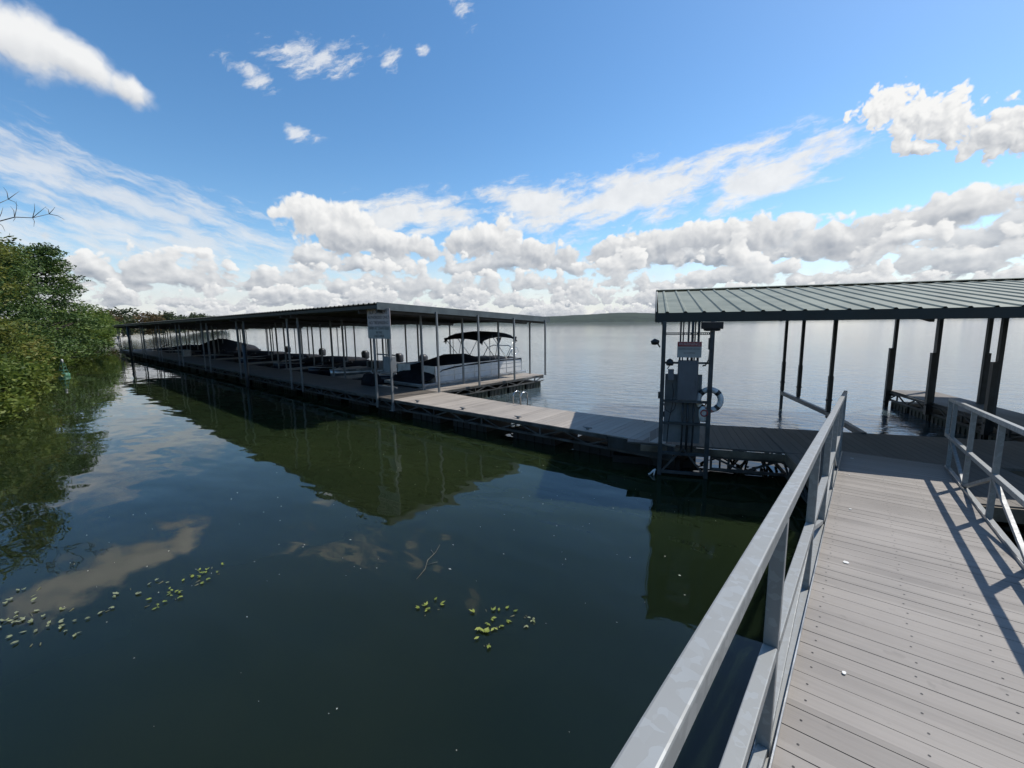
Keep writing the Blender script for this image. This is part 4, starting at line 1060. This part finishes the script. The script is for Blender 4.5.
# tarp-covered bin by the power box, dock boxes along the walkway
o = thing('covered_grill', 'black tarp-covered bin on the walkway behind the power box', 'covered bin', dw(-3.5, 1.40, ZD), R(-2.07)); o.scale = (.62, .8, .9)
b = MB(); b.loft([[(x * s_, y * s_ * .8, z) for (x, y) in ((-.6, -.35), (.6, -.35), (.64, 0), (.6, .35), (-.6, .35), (-.64, 0))] for (z, s_) in ((.003, 1.04), (.25, .95), (.45, .72), (.50, .45))]); b.build('tarp', M['canvas'], o)
b = MB(); b.tube([(-.2, 0, .49), (-.1, 0, .56), (.1, 0, .56), (.2, 0, .49)], .018, 6); b.build('handle', M['alu'], o)
for (lx, lab) in ((-30.6, 'pale dock box on the long dock walkway in front of the covered boats'),):
    o = thing('dock_box', lab, 'dock box', dw(lx, 1.5, ZD), R(-2.07))
    b = MB(); b.box((-.35, -.22, .003), (.35, .22, .42)); b.build('box_body', M['offwhite'], o, .02)
    b = MB(); b.loft([[(x * s_, y * s_, z) for (x, y) in ((-.38, -.25), (.38, -.25), (.38, .25), (-.38, .25))] for (z, s_) in ((.425, 1), (.47, 1), (.52, .8))], 0, False); b.build('lid', M['offwhite'], o, .01)
# cleats along the lit walkway edge
for i in range(4):
    o = thing('cleat', 'galvanized cleat on the beige walkway, %s from the long dock' % ['first', 'second', 'third', 'fourth'][i], 'cleat', (-10.2 + i * 1.9, 8.12, ZD), 0, 'cleats on the walkway edge')
    b = MB(); b.box((-.03, -.02, .001), (.03, .02, .04)); b.build('foot', M['post'], o)
    b = MB(); b.tube([(-.11, 0, .05), (-.04, 0, .045), (.04, 0, .045), (.11, 0, .05)], [.01, .016, .016, .01], 6); b.build('horn', M['post'], o)

# ================================================================== green marker at the left bank
o = thing('channel_buoy', 'small green lattice buoy floating by the left bank', 'buoy', (-37.5, 3.30, 0), 0); o.scale = (.6, .6, .66)
M['buoy'] = mat('faded_green_buoy_paint', (0.07, 0.20, 0.125), 0.5, 0, 0.15, 4)
b = MB(); b.tube([(0, 0, -.2), (0, 0, .22), (0, 0, .3)], [.42, .46, .34], 14); b.build('float_drum', M['buoy'], o)
b = MB()
for k in range(4):
    a = k * math.pi / 2; b.bar((.34 * math.cos(a), .34 * math.sin(a), .3), (.12 * math.cos(a), .12 * math.sin(a), 1.25), .05, .05)
for z, r_ in ((.55, .29), (.85, .21)): b.tube([(r_ * math.cos(2*math.pi*k/12), r_ * math.sin(2*math.pi*k/12), z) for k in range(12)], .035, 6, 0, True)
b.box((-.27, -.012, .62), (.27, .012, .98)); b.build('lattice', M['buoy'], o)
b = MB(); b.tube([(0, 0, 1.2), (0, 0, 1.5), (0, 0, 1.58)], [.10, .10, .03], 10); b.build('lantern', M['offwhite'], o)

M['twig'] = mat('waterlogged_twig', (0.16, 0.14, 0.10), 0.7, 0, 0.2, 9)
# ================================================================== floating weed, twigs and specks in the cove
def weed(loc, n, spread, size, seed, m, lab, stalks=True):
    rg = random.Random(seed); t = thing('water_weed', lab, 'water weed', (loc[0], loc[1], 0), rg.random() * 6, 'weed patches floating in the cove')
    Vs = []; Fs = []
    for i in range(n):
        r_ = spread * rg.random() ** .7; a = rg.random() * 6.283; cx, cy = r_ * math.cos(a), r_ * .6 * math.sin(a)
        for j in range(rg.randint(2, 4)):
            th = a + rg.uniform(-.9, .9); l = size * rg.uniform(.5, 1.15); w_ = l * rg.uniform(.17, .27)
            d = Vector((math.cos(th), math.sin(th), rg.uniform(-.02, .12))); q = Vector((-d.y, d.x, rg.uniform(-.25, .25)))
            o_ = len(Vs); c = Vector((cx, cy, .008 + .012 * rg.random()))
            Vs += [c, c + d * l * .45 + q * w_, c + d * l, c + d * l * .45 - q * w_, c + d * l * .5 + Vector((0, 0, -.15 * w_))]
            Fs += [(o_, o_ + 4, o_ + 1), (o_ + 1, o_ + 4, o_ + 2), (o_ + 2, o_ + 4, o_ + 3), (o_ + 3, o_ + 4, o_)]
    mesh_np('leaves', np.array([tuple(v) for v in Vs]), np.array(Fs), M[m], t)
    if stalks:
        b = MB()
        for k in range(4):
            a = rg.random() * 6.283; b.tube([(0, 0, -.15), (spread * .5 * math.cos(a), spread * .3 * math.sin(a), -.02), (spread * .9 * math.cos(a), spread * .55 * math.sin(a), .006)], .005, 5)
        b.build('stalk', M['stalk'], t)
weed((-2.62, 2.86), 11, .26, .062, 1, 'weed', 'yellow green weed sprig with the biggest leaves, in dark water left of the handrail')
weed((-2.50, 2.62), 5, .12, .065, 2, 'weed', 'tuft of leaves just nearer than the biggest weed sprig')
weed((-3.22, 2.60), 7, .18, .055, 3, 'weed', 'smaller weed tuft left of the biggest sprig')
weed((-2.30, 3.12), 4, .14, .05, 4, 'weed_pale', 'sparse pale leaves right of the biggest sprig')
weed((-5.95, .12), 22, .50, .055, 5, 'weed_pale', 'pale weed patch nearest the left frame edge')
weed((-5.90, .76), 10, .34, .05, 6, 'weed_pale', 'weed patch in the middle of the left group, below the reflected cloud')
weed((-5.62, 1.06), 14, .30, .05, 7, 'weed', 'weed patch at the right end of the reflected cloud')
weed((-5.75, 1.40), 8, .24, .05, 8, 'weed', 'last weed patch of the left group, farthest right')
weed((-6.6, -.05), 14, .45, .055, 9, 'weed_pale', 'weed patch at the very left edge of the picture')
b = MB(); b.tube([(-3.72, 2.84, .003), (-3.80, 3.03, .007), (-3.93, 3.18, .006), (-3.99, 3.36, .008), (-4.09, 3.52, .006)], [.0035, .003, .003, .0025, .0015], 5); b.tube([(-3.86, 3.10, .006), (-3.80, 3.22, .009)], .0018, 5); b.tube([(-3.98, 3.32, .007), (-4.08, 3.36, .009)], .0018, 5)
tag(b.build('floating_twig', M['twig']), 'thin pale twig floating above the small weed tuft', 'twig')
b = MB(); rg = random.Random(5)
for i in range(150):
    x, y = rg.uniform(-9, -.6), rg.uniform(.2, 7.2)
    s_ = rg.uniform(.002, .006) * (1.6 if rg.random() < .1 else 1); a = rg.random() * 3.1
    c, s2 = math.cos(a), math.sin(a); l = s_ * rg.uniform(1, 2.6)
    b.add([(x - c * l, y - s2 * l, .002), (x + s2 * s_, y - c * s_, .004), (x + c * l, y + s2 * l, .002), (x - s2 * s_, y + c * s_, .005)], [(0, 1, 2, 3)])
tag(b.build('floating_specks', M['speck']), 'pale specks of pollen and leaf scraps drifting on the dark cove water', 'debris', kind='stuff')

# ================================================================== haze over the lake
hz = bpy.data.materials.new('lake_haze'); hz.use_nodes = True
t = hz.node_tree; t.nodes.clear()
o_ = t.nodes.new('ShaderNodeOutputMaterial'); v_ = t.nodes.new('ShaderNodeVolumePrincipled')
v_.inputs['Color'].default_value = (0.86, 0.91, 0.97, 1); v_.inputs['Density'].default_value = 0.000015; v_.inputs['Anisotropy'].default_value = 0.2
t.links.new(v_.outputs[0], o_.inputs['Volume'])
b = MB(); b.box((-6300, -6300, -3.0), (6300, 6300, 150)); tag(b.build('haze', hz), kind='stuff')
